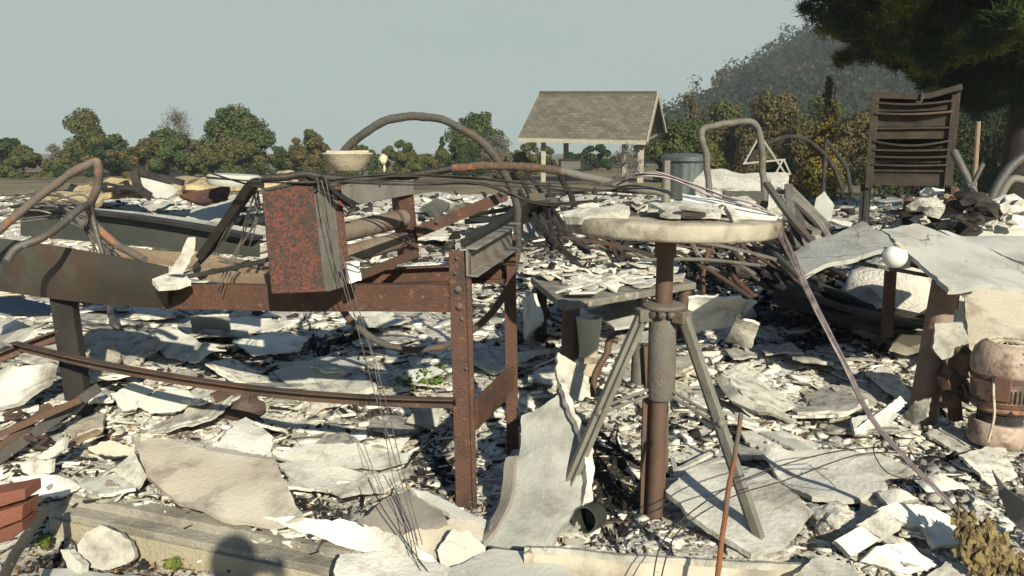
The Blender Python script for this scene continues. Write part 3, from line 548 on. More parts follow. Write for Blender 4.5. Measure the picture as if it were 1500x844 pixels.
# ------------------------------------------------------------------ slab roller frame
def machine_frame():
    L0 = D(684, 750, 3.12); L1 = D(673, 367, 3.12); t = thing('roller_machine_frame', 'large rusty steel machine frame with sagging rails, standing in front left', 'machine frame', L0)
    m = MB(); m.sweep(chan(.088, .05, .008), [L0-V(0, 0, .15), L1], (0, 1, 0)); m.sweep(rect(.02, .008), [L1+V(.034, -.003, -.02), L0+V(.034, -.003, 0)], (0, 1, 0)); lg = part(t, 'leg', m, M['rust'], 'rusty front right leg with two bolt heads', .002)
    for px, py in ((671, 424), (673, 449)): bolt(lg, D(px, py, 3.115), .012)
    for px, py in ((669, 378), (677, 466), (683, 540), (667, 400)): bolt(lg, D(px, py, 3.117), .006)
    # rear right leg
    a = D(752, 668, 3.72); b = D(746, 345, 3.72); m = MB(); m.sweep(chan(.06, .05, .007), [a-V(0, 0, .2), b], (0, 1, 0)); part(t, 'leg', m, M['rust'], 'rear right leg', .002)
    # left leg, its shade painted in as near-black steel, and its lower brace
    a = D(112, 575, 3.72); b = D(86, 425, 3.72); m = MB(); m.sweep(chan(.105, .06, .008), [a-V(0, 0, .25), b], (0, 1, 0)); part(t, 'leg', m, mk('shaded_leg_steel', (.014, .013, .012), (.03, .027, .025), 5, rough=.8, bump=.3), 'dark left leg under the wide scorched rail', .002)
    # front rail, right part
    pth = crv([D(663, 438, 3.125), D(560, 437, 3.19), D(430, 438, 3.28), D(330, 436, 3.36), D(236, 435, 3.44)], 6)
    m = MB(); m.sweep(chan(.112, .05, .007), pth, (0, 1, 0)); part(t, 'front_rail', m, M['rust'], 'rusty front rail right of the break', .002)
    # wide scorched part twisting open towards the left: a curved sheet
    m = MB(); rows = []
    n = 26
    for i in range(n+1):
        s = i/n; px = 246-s*330
        top = 391-24*math.sin(min(1, s*1.1)*1.57)-s*25; bot = 452-14*s-27*s*s
        d = 3.42+.42*s; row = []
        for k in range(11):
            q = k/10; bulge = .055*math.sin(q*math.pi)*(1-.3*s)+.018*nz(s*6, q*2, 3)
            row.append(D(px, top+(bot-top)*q, d-bulge+.06*(q-.5)))
        rows.append(row)
    vs = [p for r_ in rows for p in r_]; fr = [(i*11+k, i*11+k+1, (i+1)*11+k+1, (i+1)*11+k) for i in range(n) for k in range(10)]
    N = len(vs); vs2 = [v+V(0, .008, 0) for v in vs]; bd = [(i*11, (i+1)*11) for i in range(n)]+[(i*11+10, (i+1)*11+10) for i in range(n)]+[(k, k+1) for k in range(10)]+[(n*11+k, n*11+k+1) for k in range(10)]
    m.add(vs+vs2, fr+[tuple(i+N for i in f) for f in fr]+[(a_, b_, b_+N, a_+N) for a_, b_ in bd], True); part(t, 'scorched_rail', m, M['rail_left'])
    # collapsed end of the wide sheet
    # rear rail and front inner channel
    pth = [D(742, 397, 3.70), D(640, 401, 3.74), D(545, 405, 3.78), D(430, 407, 3.84)]
    m = MB(); m.sweep(chan(.085, -.05, .008), pth, (0, 1, 0)); part(t, 'rear_rail', m, M['rust'], bevel=.002)
    m = MB(); m.sweep(rect(.055, .005), [p+V(0, -.03, -.045) for p in pth], (0, 0, 1)); part(t, 'rear_rail_flange', m, M['rust_dull'])
    # cross member on top right: wide grey channel running back
    m = MB(); m.sweep(chan(.12, .05, .008), [D(682, 384, 3.10), D(748, 344, 3.66)], (1, 0, 0)); part(t, 'top_cross_member', m, M['ashen_steel'], bevel=.002)
    # lower right cross bar with rounded end
    m = MB(); m.sweep(rect(.012, .14), [D(697, 607, 3.13), D(738, 566, 3.52), D(752, 552, 3.66)], (0, 0, 1), scales=[1, 1, .8]); part(t, 'low_cross_bar', m, M['rust'], bevel=.003)
    # sagging lower front rail
    pth = crv([D(668, 583, 3.13), D(560, 580, 3.18), D(430, 571, 3.26), D(300, 555, 3.36), D(150, 529, 3.5), D(28, 501, 3.66)], 6)
    m = MB(); m.sweep(ang(.05, -.045, .006), pth, (0, 0, 1)); part(t, 'lower_rail', m, M['rust_dull'], 'long sagging lower rail between the legs', .0015)
    m = MB(); m.sweep(ang(.05, -.045, .006), [D(104, 477, 3.78), D(28, 505, 3.72), D(-60, 540, 3.62)], (0, 0, 1)); part(t, 'low_side_rail', m, M['rust_dull'], bevel=.0015)
    return t
machine_frame()
def press():
    A = D(383, 282, 2.98); B = D(458, 267, 3.02); C = D(476, 428, 2.98); E = D(397, 431, 2.94)   # end box front
    c = (A+B+C+E)/4; t = thing('roller_press', 'burnt roller press with speckled red end box and two rollers, sitting on the rusty frame', 'roller press', (c.x, 3.1, C.z))
    back = V(.075, .14, .0); m = MB(); fr = [A, B, C, E]; bk = [p+back for p in fr]
    m.add(fr+bk, [(0, 1, 2, 3), (7, 6, 5, 4), (0, 3, 7, 4), (3, 2, 6, 7)]); part(t, 'end_box', m, M['speckle'], bevel=.004)
    m = MB(); m.add([B+V(.001, 0, 0), B+back+V(.001, 0, .0), C+back+V(.001, 0, 0), C+V(.001, 0, 0), A, A+back], [(0, 1, 2, 3), (0, 1, 5, 4)]);
    # grey folded side strip, proud of the box
    m = MB()
    for k in range(3):
        o_ = V(.012+.014*k, .02+.048*k, .0); w = V(.011, .043, 0)
        a_, b_ = B+o_, C+o_; m.add([a_, a_+w, b_+w, b_, a_+V(-.02, .01, 0), b_+V(-.02, .01, 0)], [(0, 1, 2, 3), (0, 3, 5, 4)])
    part(t, 'side_strip', m, M['ashen_steel'])
    m = MB(); m.add([A+V(0, 0, .003), B+V(0, 0, .003), B+back+V(0, 0, .003), A+back+V(0, 0, .003), A+V(0, 0, .014), B+V(0, 0, .014), B+back+V(0, 0, .014), A+back+V(0, 0, .014)], [(4, 5, 6, 7), (0, 1, 5, 4), (1, 2, 6, 5), (3, 7, 6, 2), (0, 4, 7, 3)]); part(t, 'box_lid', m, M['steel_dark'])
    # top beam
    m = MB(); q = [D(484, 264, 3.12), D(606, 262, 3.68), D(606, 285, 3.68), D(488, 307, 3.12)]; o_ = V(-.04, .10, 0)
    m.add(q+[p+o_ for p in q], [(0, 1, 2, 3), (7, 6, 5, 4), (0, 4, 5, 1), (1, 5, 6, 2), (2, 6, 7, 3), (3, 7, 4, 0)]); part(t, 'top_beam', m, M['ashen_steel'], 'grey top beam with peeled patch', .003)
    # far plate
    m = MB(); q = [D(584, 290, 3.62), D(606, 284, 3.70), D(615, 378, 3.70), D(594, 385, 3.62)]; o_ = V(-.05, .10, 0)
    m.add(q+[p+o_ for p in q], [(0, 1, 2, 3), (7, 6, 5, 4), (0, 4, 5, 1), (1, 5, 6, 2), (2, 6, 7, 3), (3, 7, 4, 0)]); part(t, 'far_plate', m, M['rust'], bevel=.003)
    for (a, b, r_) in (((478, 346), (590, 320), .042), ((478, 381), (592, 351), .040)):
        p, q = D(*a, 3.13), D(*b, 3.64); m = MB(); m.tube([p, p.lerp(q, .3), p.lerp(q, .7), q], r_, 24); rl = part(t, 'roller', m, mk('worn_roller', (.20, .165, .13), (.13, .10, .08), 6, (.15, .075, .045), 5, (.5, .62), c4=(.3, .28, .24), s4=50, t4=(.66, .72), bump=.4, bs=60))
        m = MB(); m.tube([q.lerp(p, .14), q.lerp(p, .10)], r_*1.06, 24); part(rl, 'collar', m, M['rust_dull'])
    m = MB(); m.sweep(ang(.03, .03, .005), [D(488, 394, 3.10), D(606, 350, 3.64)], (0, 0, 1)); part(t, 'roller_rail', m, M['steel_dark'])
    m = MB(); m.sweep(ang(.045, .04, .006), [D(488, 425, 3.08), D(545, 404, 3.36), D(614, 376, 3.68)], (0, 0, 1)); part(t, 'base_rail', m, M['rust_dull'])
    m = MB(); m.sweep(rect(.055, .008), [D(609, 341, 3.64), D(742, 286, 4.1)], (0, 1, 0)); b_ = part(t, 'diagonal_brace', m, M['rust'], bevel=.002)
    bolt(b_, D(640, 325, 3.72), .008); bolt(b_, D(735, 282, 4.05), .014)
    for (px, py, s) in ((600, 262, 0), (640, 0, 1)):
        if s == 0: m = MB(); m.add([D(588, 263, 3.66), D(602, 263, 3.69), D(600, 275, 3.68), D(592, 273, 3.66)], [(0, 1, 2, 3)])
    return t
press()
sheet('plaster_block', 'white plaster block hanging in wires beside the press', 'plaster block', [(508, 386, 0, 3.0), (527, 382, 0, 3.02), (530, 411, 0, 3.02), (512, 416, 0, 3.0)], 'plaster', .05, .006)
# hoop
def hoop():
    pts = []
    for i in range(40):
        a = i/40*6.2832; px = 612+148*math.cos(a); py = 341-171*math.sin(a); d = 3.93-.22*math.sin(a)
        pts.append(D(px+3*nz(a, 1), py+2*nz(a, 5), d))
    m = MB(); m.tube(crv(pts, 3, True), .019, 14, closed=True)
    solo('steel_hoop', 'large round steel hoop standing upright behind the rusty frame', 'hoop', m, mk('scaled_hoop_steel', (.095, .09, .082), (.06, .056, .05), 14, (.12, .075, .05), 9, (.52, .62), c4=(.24, .23, .2), s4=60, t4=(.66, .7), bump=.6, bs=70, rough=.7))
    for a in (2.15, 1.15, 1.35, 1.02): pass
hoop()
# ------------------------------------------------------------------ long pipe across, wires
pl = crv([D(385, 262, 3.0), D(440, 256, 3.02), D(520, 262, 3.05), D(590, 258, 3.1), D(650, 249, 3.12), D(720, 243, 3.12), D(790, 246, 3.1), D(850, 258, 3.08), D(910, 272, 3.06), D(975, 285, 3.05)], 6)
m = MB(); m.tube(pl[:26], .015, 12); m2 = MB(); m2.tube(pl[25:40], .0165, 12, [1+.12*math.sin(k*2.1) for k in range(15)]); m3 = MB(); m3.tube(pl[39:], .0165, 12)
t = thing('bent_conduit', 'long bent rusty conduit lying across the press and the round table', 'conduit', (0, 3.1, .9))
part(t, 'dark_end', m, M['steel_dark']); part(t, 'rusted_stretch', m2, mk('crusty_rust', (.13, .08, .055), (.085, .065, .05), 12, (.27, .10, .045), 16, (.55, .62), c4=(.3, .27, .22), s4=60, t4=(.66, .7), bump=.8, bs=60)); part(t, 'grey_end', m3, M['iron_post'])
m = MB(); e = D(976, 270, 3.05); m.tube([e+V(0, 0, .02), e-V(0, 0, .085)], .017, 14); part(t, 'end_stub', m, M['leg_grey'])
def wires(name, label, cat, lines, r, mat, n=1, spread=.02, group=None, r2=None):
    m = MB(); rd = random.Random(len(label))
    for ln in lines:
        base_ = [D(*p) for p in ln]
        for k in range(n):
            o_ = [V(rd.gauss(0, spread), rd.gauss(0, spread), rd.gauss(0, spread)) for _ in base_]
            m.tube(crv([p+q for p, q in zip(base_, o_)], 8), r*rd.uniform(.7, 1.2), 5)
    return solo(name, label, cat, m, M[mat], group)
wires('wire_bundle', 'sagging bundle of burnt wires running from the press to the round table', 'wires', [[(300, 262, 3.1), (420, 268, 3.0), (560, 262, 3.05), (680, 262, 3.1), (760, 268, 3.12), (850, 279, 3.1), (930, 284, 3.05)], [(440, 262, 3.02), (600, 268, 3.05), (700, 270, 3.1), (790, 296, 3.15), (880, 290, 3.1)]], .0033, 'wire', 3, .010)
wires('wire_bundle', 'dark thick cables drooping over the grey top beam of the press', 'wires', [[(452, 258, 3.0), (480, 272, 3.02), (500, 292, 3.08), (512, 305, 3.1)], [(470, 259, 3.0), (490, 280, 3.02), (516, 303, 3.1)]], .006, 'char', 2, .004)
wires('hanging_wires', 'thin pale wires hanging from the press down to the rubble', 'wires', [[(462, 262, 2.97), (478, 330, 2.9), (500, 400, 2.88), (545, 560, 2.86), (570, 640, 2.8), (612, 790, 2.62)], [(470, 262, 2.97), (492, 340, 2.9), (520, 430, 2.88), (560, 560, 2.86), (590, 700, 2.7), (620, 800, 2.6)], [(480, 262, 2.97), (494, 350, 2.9), (508, 430, 2.88), (540, 520, 2.86), (575, 690, 2.7), (600, 770, 2.62)]], .0019, 'wire_pale', 1, .004)
wires('wire_loop', 'wires wrapped round the small plaster block beside the press', 'wires', [[(500, 380, 2.97), (515, 378, 2.95), (530, 384, 2.95), (528, 392, 2.96), (506, 390, 2.96), (503, 383, 2.97)]], .002, 'wire_pale', 3, .004)
pc = [(1136, 330, 3.1), (1160, 375, 3.0), (1190, 440, 2.9), (1238, 535, 2.8), (1275, 610, 2.75), (1330, 675, 2.7), (1375, 720, 2.66), (1412, 762, 2.62)]
t = thing('cable_bundle', 'long purple grey cable bundle hanging from the round table down to the lower right', 'cable', D(1300, 700, 2.7))
m = MB(); rd = random.Random(2)
for k in range(7):
    ph = k/7*6.28; q = crv([D(*p) for p in pc], 8)
    m.tube([p+V(math.cos(ph+i*.25), math.sin(ph+i*.25)*.6, math.sin(ph+i*.25))*(.006+.010*math.exp(-i*.06)) for i, p in enumerate(q)], .0034, 6)
part(t, 'strands', m, M['wire_purple'])
m = MB()
for k in range(46):
    s = k/34; c = D(1405+88*s+rd.gauss(0, 9), 765+72*s+rd.gauss(0, 14), 2.6-.05*s); m.rock(c, rd.uniform(.010, .026), 3, k, (1, .8, 1.5), 1.3)
part(t, 'melted_jacket', m, M['fluff'])
wires('thin_wires', 'two thin wires arching from the lower middle to the right over the white slabs', 'wires', [[(955, 860, 2.35), (975, 790, 2.5), (1045, 725, 2.6), (1130, 690, 2.7), (1230, 662, 2.78), (1330, 655, 2.8)], [(968, 865, 2.35), (990, 780, 2.5), (1070, 730, 2.6), (1150, 700, 2.7), (1260, 668, 2.78), (1345, 662, 2.8)], [(1330, 655, 2.8), (1350, 700, 2.7), (1300, 690, 2.72), (1280, 650, 2.8), (1340, 640, 2.85)]], .0022, 'wire', 1, .004)
wires('thin_wires', 'reddish cable curving over the debris on the round table', 'wires', [[(880, 270, 3.0), (935, 254, 2.95), (985, 262, 2.95), (1040, 283, 2.95), (1085, 300, 2.9), (1130, 315, 2.9), (1145, 335, 2.95)], [(905, 272, 3.0), (950, 252, 2.95), (1000, 265, 2.95), (1060, 287, 2.95), (1120, 306, 2.92), (1150, 345, 2.95), (1165, 390, 2.95)]], .0035, 'wire_purple', 2, .004)
wires('wire_tangle', 'fan of grey wires sweeping over the scorched rail at far left', 'wires', [[(-30, 318, 3.7), (60, 303, 3.72), (110, 312, 3.7), (140, 345, 3.66), (158, 372, 3.6)], [(-30, 326, 3.7), (50, 312, 3.72), (100, 322, 3.7), (130, 348, 3.66), (152, 372, 3.6)], [(20, 310, 3.7), (80, 300, 3.72), (128, 320, 3.7), (150, 352, 3.66), (164, 374, 3.6)], [(-30, 300, 3.9), (60, 285, 3.9), (120, 300, 3.8), (142, 320, 3.7)]], .005, 'wire_pale', 4, .018)
wires('wire_tangle', 'wires hanging between the dark bent pipes and the end box', 'wires', [[(376, 275, 3.3), (350, 310, 3.3), (325, 345, 3.35), (318, 365, 3.4)], [(378, 277, 3.25), (362, 320, 3.3), (352, 365, 3.4), (320, 420, 3.3)], [(375, 273, 3.3), (376, 320, 3.3), (360, 360, 3.3)]], .003, 'wire_pale', 3, .012)
wires('thin_wires', 'three dark wires draped over the dark tile at lower middle', 'wires', [[(540, 700, 2.9), (560, 740, 2.75), (590, 790, 2.65), (640, 850, 2.5)], [(560, 695, 2.9), (585, 740, 2.75), (600, 800, 2.6), (625, 855, 2.5)], [(572, 700, 2.9), (600, 760, 2.7), (610, 820, 2.55)]], .002, 'wire', 1, .004)
# ------------------------------------------------------------------ bowl
c = D(510, 250, 3.22); m = MB(); rb = .098
m.lathe([(.055, 0), (.062, .006), (.085, .04), (rb, .062), (rb+.004, .066), (rb, .072), (rb-.006, .070), (.078, .042), (.05, .012), (.02, .01)], c, 40)
t = thing('ceramic_bowl', 'beige ceramic bowl resting on top of the roller press', 'bowl', c); part(t, 'body', m, M['ceramic'])
_sd[0] = 50; sheet('shard', 'thin broken ceramic piece lying on the rim of the bowl', 'shard', [(478, 224, 0, 3.16), (540, 224, 0, 3.18), (532, 229, 0, 3.3), (484, 230, 0, 3.28)], 'ceramic', .008, .003, group=None)
m = MB(); m.rock(D(561, 233, 3.3), .017, 2, 4, (1, 1, 1.3), .4); m.rock(D(563, 247, 3.3), .008, 2, 9, (.7, .7, 2.2), .2); solo('figurine_lump', 'small grey ceramic lump on a stalk right of the bowl', 'ceramic lump', m, M['ceramic'])
# ------------------------------------------------------------------ round table on tripod
def disc():
    cx, cy, zb = .62, 3.06, 1.088; r = .412; t = thing('sculpture_stand', 'round topped iron sculpture stand on a tripod, centre right', 'stand', (cx, cy, 0)); q = lambda r_, z: (r_, z)
    m = MB(); m.lathe([(.05, 0), (r-.012, 0), (r-.004, .005), (r, .014), (r+.001, .048), (r-.003, .060), (r-.018, .066), (.02, .068)], (cx, cy, zb+.010), 96, (.015, 0, 1)); part(t, 'tabletop', m, M['cream'])
    x, y = .60, 3.05
    m = MB(); m.tube([V(x, y, .78), V(x, y, 1.0)], .034, 24); m.tube([V(x, y, 1.0), V(x, y, 1.09)], .042, 24); part(t, 'upper_column', m, M['copper_steel'])
    m = MB(); m.lathe([(.05, .0), (.056, .008), (.056, .335), (.05, .35), (.0, .35)], (x, y, .425), 28); part(t, 'sleeve', m, M['iron_post'])
    m = MB(); m.lathe([(.03, 0), (.07, 0), (.085, .01), (.085, .022), (.066, .03), (.03, .03)], (x, y, .79), 28); 
    for a in (-45, 75, 195):
        aa = R(a); p = V(x+.085*math.cos(aa), y+.085*math.sin(aa), .775); m.box(p, (.055, .06, .05), Matrix.Rotation(aa, 3, 'Z'))
    cl = part(t, 'collar', m, M['iron_post'], bevel=.004)
    for a in (-75, -105, 225): aa = R(a); bolt(cl, V(x+.072*math.cos(aa), y+.072*math.sin(aa), .782), .014, (math.cos(aa), math.sin(aa), 0))
    m = MB(); m.tube([V(x-.01, y, -.16), V(x-.005, y, .43)], .034, 20); m.sweep(chan(.03, .03), [V(x-.05, y+.02, -.16), V(x-.05, y+.02, .43)]); m.box((x+.03, y+.05, .2), (.02, .02, .45)); part(t, 'lower_column', m, M['copper_steel'])
    for a, fr in ((-45, V(.96, 2.71, -.12)), (75, V(.72, 3.5, -.08)), (195, V(.13, 2.95, -.12))):
        aa = R(a); p = V(x+.09*math.cos(aa), y+.09*math.sin(aa), .79); m = MB(); m.sweep(ang(.036, .036, .006), [p, fr], (-math.sin(aa), math.cos(aa), 0)); m.sweep(rect(.034, .03), [p+V(0, 0, -.003), fr], (-math.sin(aa), math.cos(aa), 0)); part(t, 'tripod_leg', m, M['leg_grey'], bevel=.002)
        k = .44; e = p.lerp(fr, k); m = MB(); c0 = V(x, y, .47)
        for o_ in (-.012, .012): m.tube([c0+V(0, 0, o_), e+V(0, 0, o_)], .0065, 8)
        m.rock(e+V(0, -.01, 0), .018, 2, a, amp=.2); part(t, 'strut', m, M['leg_grey'])
disc()
TT = 1.174
sheet('plaster_strip', 'long cream plaster strip lying over the left edge of the round table', 'plaster strip', [(824, 309, 0, 2.98), (905, 300, 0, 2.9), (922, 302, 0, 2.88), (919, 309, 0, 2.84), (850, 318, 0, 2.86), (826, 316, 0, 2.92)], 'plaster_frag', .03, .006)
sheet('plaster_strip', 'cream board in the middle of the round table top', 'plaster strip', [(950, 297, 0, 2.95), (1050, 299, 0, 2.95), (1056, 312, 0, 2.78), (975, 307, 0, 2.8)], 'plaster_frag', .022, .006)
sheet('plaster_strip', 'long white strip running right off the round table', 'plaster strip', [(1000, 283, 0, 3.05), (1050, 291, 0, 3.0), (1140, 317, 0, 2.9), (1134, 324, 0, 2.86), (1060, 306, 0, 2.92), (1000, 292, 0, 3.0)], 'white_glaze', .018, .004)
sheet('plaster_piece', 'small cream block leaning at the right of the round table top', 'plaster piece', [(1062, 300, 0, 2.8), (1075, 303, 0, 2.8), (1084, 322, 0, 2.74), (1074, 326, 0, 2.72)], 'plaster_frag', .02, .004)
rd = random.Random(9)
for i, (px, py, r_, mt) in enumerate([(868, 292, .035, 'plaster_frag'), (895, 290, .03, 'ash'), (925, 286, .04, 'char'), (945, 289, .035, 'ash'), (968, 290, .03, 'char'), (985, 286, .03, 'ash'), (1000, 295, .03, 'plaster_frag'), (915, 297, .025, 'plaster_frag'), (1065, 310, .03, 'char'), (880, 300, .025, 'ash'), (1020, 290, .025, 'ash'), (955, 280, .02, 'char')]+[(rd.uniform(850, 1100), rd.uniform(289, 304), rd.uniform(.008, .026), rd.choice(['char', 'ash', 'plaster_frag', 'ash'])) for _ in range(46)]):
    p = D(px, py, 3.06); p.z = TT+r_*.2; m = MB(); m.rock(p, r_, 2, i*3, (1.5, 1.2, .8), .8); solo('debris_lump', 'crumbled lump in the heap on top of the round table', 'debris', m, M[mt], 'crumbled lumps on the round table')
for i in range(44):
    a = rd.uniform(0, 6.28); q = math.sqrt(rd.random())*.36; c = V(.62+q*math.cos(a), 3.06+q*math.sin(a)*.95+.02, TT+.004+rd.uniform(0, .03)); n = rd.choice((4, 5, 6)); r_ = rd.uniform(.02, .085)
    W_ = [c+V(math.cos(k/n*6.28+i)*r_*rd.uniform(.6, 1.1), math.sin(k/n*6.28+i)*r_*rd.uniform(.5, 1), rd.uniform(0, .02)) for k in range(n)]
    solo('plaster_flake', 'broken flake among many lying on the round table top', 'plaster flake', sheet_mb(W_, .009, .006, .003, 6, i), M[('plaster_frag', 'board_grey', 'board_dark', 'ash')[i % 4]], 'plaster flakes on the round table top')
# ------------------------------------------------------------------ square low table
def sqtable():
    a, b, c = D(777, 404, 5.25), D(826, 446, 4.45), D(1020, 413, 5.0); z = b.z; a = P(777, 406, z); c = P(1020, 414, z); b = P(826, 446, z); d = a+c-b
    t = thing('square_table', 'low square burnt table covered with plaster pieces, behind the tripod stand', 'table', ((a+c)/2)*1.0-V(0, 0, z-.15)); m = MB()
    q = [a, b, c, d]; m.add(q+[p-V(0, 0, .045) for p in q], [(0, 1, 2, 3), (7, 6, 5, 4), (0, 4, 5, 1), (1, 5, 6, 2), (2, 6, 7, 3), (3, 7, 4, 0)]); part(t, 'tabletop', m, mk('sooty_tabletop', (.20, .185, .155), (.13, .12, .10), 5, (.33, .31, .26), 8, (.52, .62), bump=.6, bs=40), bevel=.006)
    ct = (a+b+c+d)/4
    for p, mt, r_ in ((a, 'steel_dark', .045), (b, 'copper_steel', .055), (c, 'copper_steel', .045), (d, 'steel_dark', .045)):
        p = p.lerp(ct, .13); m = MB(); m.tube([V(p.x, p.y, -.1), V(p.x, p.y, z-.046)], r_, 16); part(t, 'leg', m, M[mt])
    rd = random.Random(4)
    for i in range(72):
        u, v = rd.uniform(.06, .94), rd.uniform(.06, .94); p = a+(b-a)*u+(d-a)*v; n = rd.choice((4, 5, 6)); r_ = rd.uniform(.03, .13)
        W_ = [p+V(math.cos(k/n*6.28+.3)*r_*rd.uniform(.6, 1.1), math.sin(k/n*6.28+.3)*r_*rd.uniform(.5, .9), .012+rd.uniform(0, .045)) for k in range(n)]
        mb = sheet_mb(W_, .013, .008, .004, 6, i); solo('plaster_piece', 'broken plaster piece among many lying on the low square table', 'plaster piece', mb, M[('plaster_frag', 'plaster_frag', 'board_tan', 'plaster')[i % 4]], 'plaster pieces on the low square table')
    return z
ZT = sqtable()
def cup(name, label, px, py, d, r1, r2, h, mat, cat, tilt=(0, 0, 1)):
    c = D(px, py, d); m = MB(); m.lathe([(r1, 0), (r2, h), (r2-.01, h), (r1-.012, .012), (0.005, .012)], c, 28, tilt); return solo(name, label, cat, m, M[mat])
cup('clay_pot', 'brown conical pot standing beside the front leg of the low square table', 862, 528, 4.5, .048, .078, .26, 'ceramic', 'pot')
cup('clay_ring', 'short clay pot with dark mouth under the low square table', 862, 546, 4.35, .075, .078, .07, 'ceramic', 'pot')
m = MB(); m.tube(crv([D(905, 500, 4.0), D(893, 497, 4.0), D(888, 520, 3.98), D(872, 548, 3.96), D(867, 580, 3.95)], 6), .018, 10); solo('bent_pipe', 'S shaped rusty pipe left of the tripod stand', 'pipe', m, M['rust_dull'])
t = thing('electric_motor', 'small burnt motor housing just behind the tripod column', 'motor', D(940, 565, 3.9)); m = MB(); m.tube([D(938, 560, 3.9), D(940, 505, 3.9)], .05, 16); part(t, 'casing', m, M['iron_post']); m = MB(); m.sweep(rect(.06, .08), [D(953, 570, 3.85), D(950, 505, 3.85)]); part(t, 'cover_plate', m, M['rust_dull'])
# ------------------------------------------------------------------ right: boards on posts, motor
def workbench():
    a = D(1350, 618, 4.05); b = D(1385, 412, 4.0); t = thing('collapsed_workbench', 'collapsed workbench with warped white boards on rusty posts at the right', 'workbench', a)
    m = MB(); m.tube([a-V(.03, 0, .3), a, a.lerp(b, .5), b], .075, 24, [1.05, 1.0, .9, .85]); m.sweep(rect(.12, .03), [b+V(.03, .03, -.15), b+V(.03, .03, .05)]); part(t, 'post', m, M['pink_post'] if 'pink_post' in M else M['copper_post'])
    m = MB(); m.sweep(chan(.055, .04), [D(1303, 470, 4.5)-V(0, 0, .1), D(1307, 397, 4.5)]); part(t, 'thin_leg', m, M['rust'])
    m = MB(); m.sweep(rect(.02, .02), crv([D(1250, 385, 4.1), D(1300, 393, 4.05), D(1360, 404, 4.0)], 4)); part(t, 'support_rod', m, M['steel'])
    m = MB(); m.sweep(rect(.05, .03), [D(1330, 350, 4.3), D(1395, 420, 3.75)], (0, 0, 1)); m.sweep(rect(.08, .04), [D(1335, 385, 4.4), D(1500, 425, 4.2)], (0, 0, 1)); part(t, 'crossbar', m, M['rust'])
    sheet('board', None, None, [(1155, 373, 0, 4.1), (1205, 345, 0, 4.2), (1262, 324, 0, 4.35), (1285, 338, 0, 4.2), (1312, 362, 0, 3.95), (1260, 372, 0, 3.8), (1210, 388, 0, 3.7), (1172, 405, 0, 3.65)], 'slab_grey', .022, .016, .012, parent=t)
    sheet('board', None, None, [(1290, 336, 0, 4.35), (1345, 328, 0, 4.4), (1425, 355, 0, 4.3), (1530, 392, 0, 4.1), (1540, 425, 0, 3.7), (1460, 420, 0, 3.6), (1390, 426, 0, 3.55), (1322, 364, 0, 4.0)], 'board_grey', .022, .016, .010, parent=t)
    sheet('board', None, None, [(1375, 337, 0, 4.5), (1420, 346, 0, 4.5), (1540, 345, 0, 4.3), (1540, 392, 0, 3.9), (1490, 383, 0, 4.05), (1430, 356, 0, 4.3)], 'board_grey', .018, .006, .006, parent=t)
M['copper_post'] = mk('scorched_post', (.24, .16, .12), (.17, .105, .08), 6, (.30, .25, .21), 3, (.5, .66), c4=(.05, .04, .035), s4=50, t4=(.66, .7), bump=.4, bs=70, rough=.75)
workbench()
t = thing('globe_lamp', 'round white glass globe resting at the edge of the warped boards', 'globe', D(1311, 393, 3.9)); c = D(1311, 376, 3.88)
bm = MB(); bm.lathe([(.058*math.sin(k/14*math.pi)+.0005, -.058*math.cos(k/14*math.pi)) for k in range(15)], c, 28, (.3, -.2, 1)); part(t, 'glass', bm, M['white_glaze'])
m = MB(); m.lathe([(.03, 0), (.032, .012), (.026, .014), (.024, 0)], c+V(.014, -.01, .05), 20, (.3, -.2, 1)); part(t, 'collar', m, M['ceramic'])
def motor():
    c = D(1464, 640, 3.7); t = thing('shop_vacuum', 'orange barrel shaped machine with pink domed lid at the right edge', 'machine', c); x, y, z = c.x, c.y, c.z; z -= .03
    m = MB(); m.lathe([(.118, 0), (.125, .01), (.128, .10), (.12, .115), (.05, .115)], (x-.02, y, z), 36, (.05, 0, 1)); part(t, 'base_ring', m, M['pink'])
    m = MB(); m.lathe([(.10, .1), (.10, .2)], (x-.01, y, z), 28); part(t, 'gap_band', m, M['char'])
    m = MB(); m.lathe([(.12, .175), (.14, .19), (.15, .25), (.15, .355), (.14, .37)], (x, y, z), 40); part(t, 'body', m, M['orange'])
    m = MB(); m.lathe([(.152, .362), (.157, .38), (.157, .43), (.145, .475), (.118, .505), (.095, .512), (.09, .503), (.06, .50)], (x, y, z), 40); part(t, 'lid', m, M['pink'])
    m = MB()
    for k in range(16): a = k/16*6.28; m.tube([V(x+.02*math.cos(a), y+.02*math.sin(a), z+.517), V(x+.088*math.cos(a+.5), y+.088*math.sin(a+.5), z+.510)], .0045, 5)
    m.lathe([(.085, .508), (.092, .516), (.098, .508)], (x, y, z), 32); m.lathe([(.005, .50), (.03, .505), (.028, .52), (.004, .522)], (x, y, z), 16); part(t, 'grille', m, M['ceramic'])
    for zz in (.215, .335):
        m = MB(); m.lathe([(.149, zz), (.155, zz+.004), (.155, zz+.016), (.149, zz+.02)], (x, y, z), 40); part(t, 'band', m, M['rust_dull'])
    for k in range(9):
        a = -2.35+k*.13; m = MB(); m.box((x+.150*math.cos(a), y+.150*math.sin(a), z+.275), (.008, .007, .06), Matrix.Rotation(a, 3, 'Z')); part(t, 'vent_slot', m, M['char'])
    m = MB(); m.box((x-.085, y-.11, z+.31), (.075, .05, .12), Matrix.Rotation(-.6, 3, 'Z')); part(t, 'switch_box', m, M['rust_dull'], bevel=.006)
    m = MB(); m.tube(crv([V(x-.11, y-.08, z+.38), V(x-.13, y-.12, z+.3), V(x-.12, y-.13, z+.18), V(x-.13, y-.12, z+.05)], 6), .006, 6); part(t, 'cord', m, M['ceramic'])
motor()
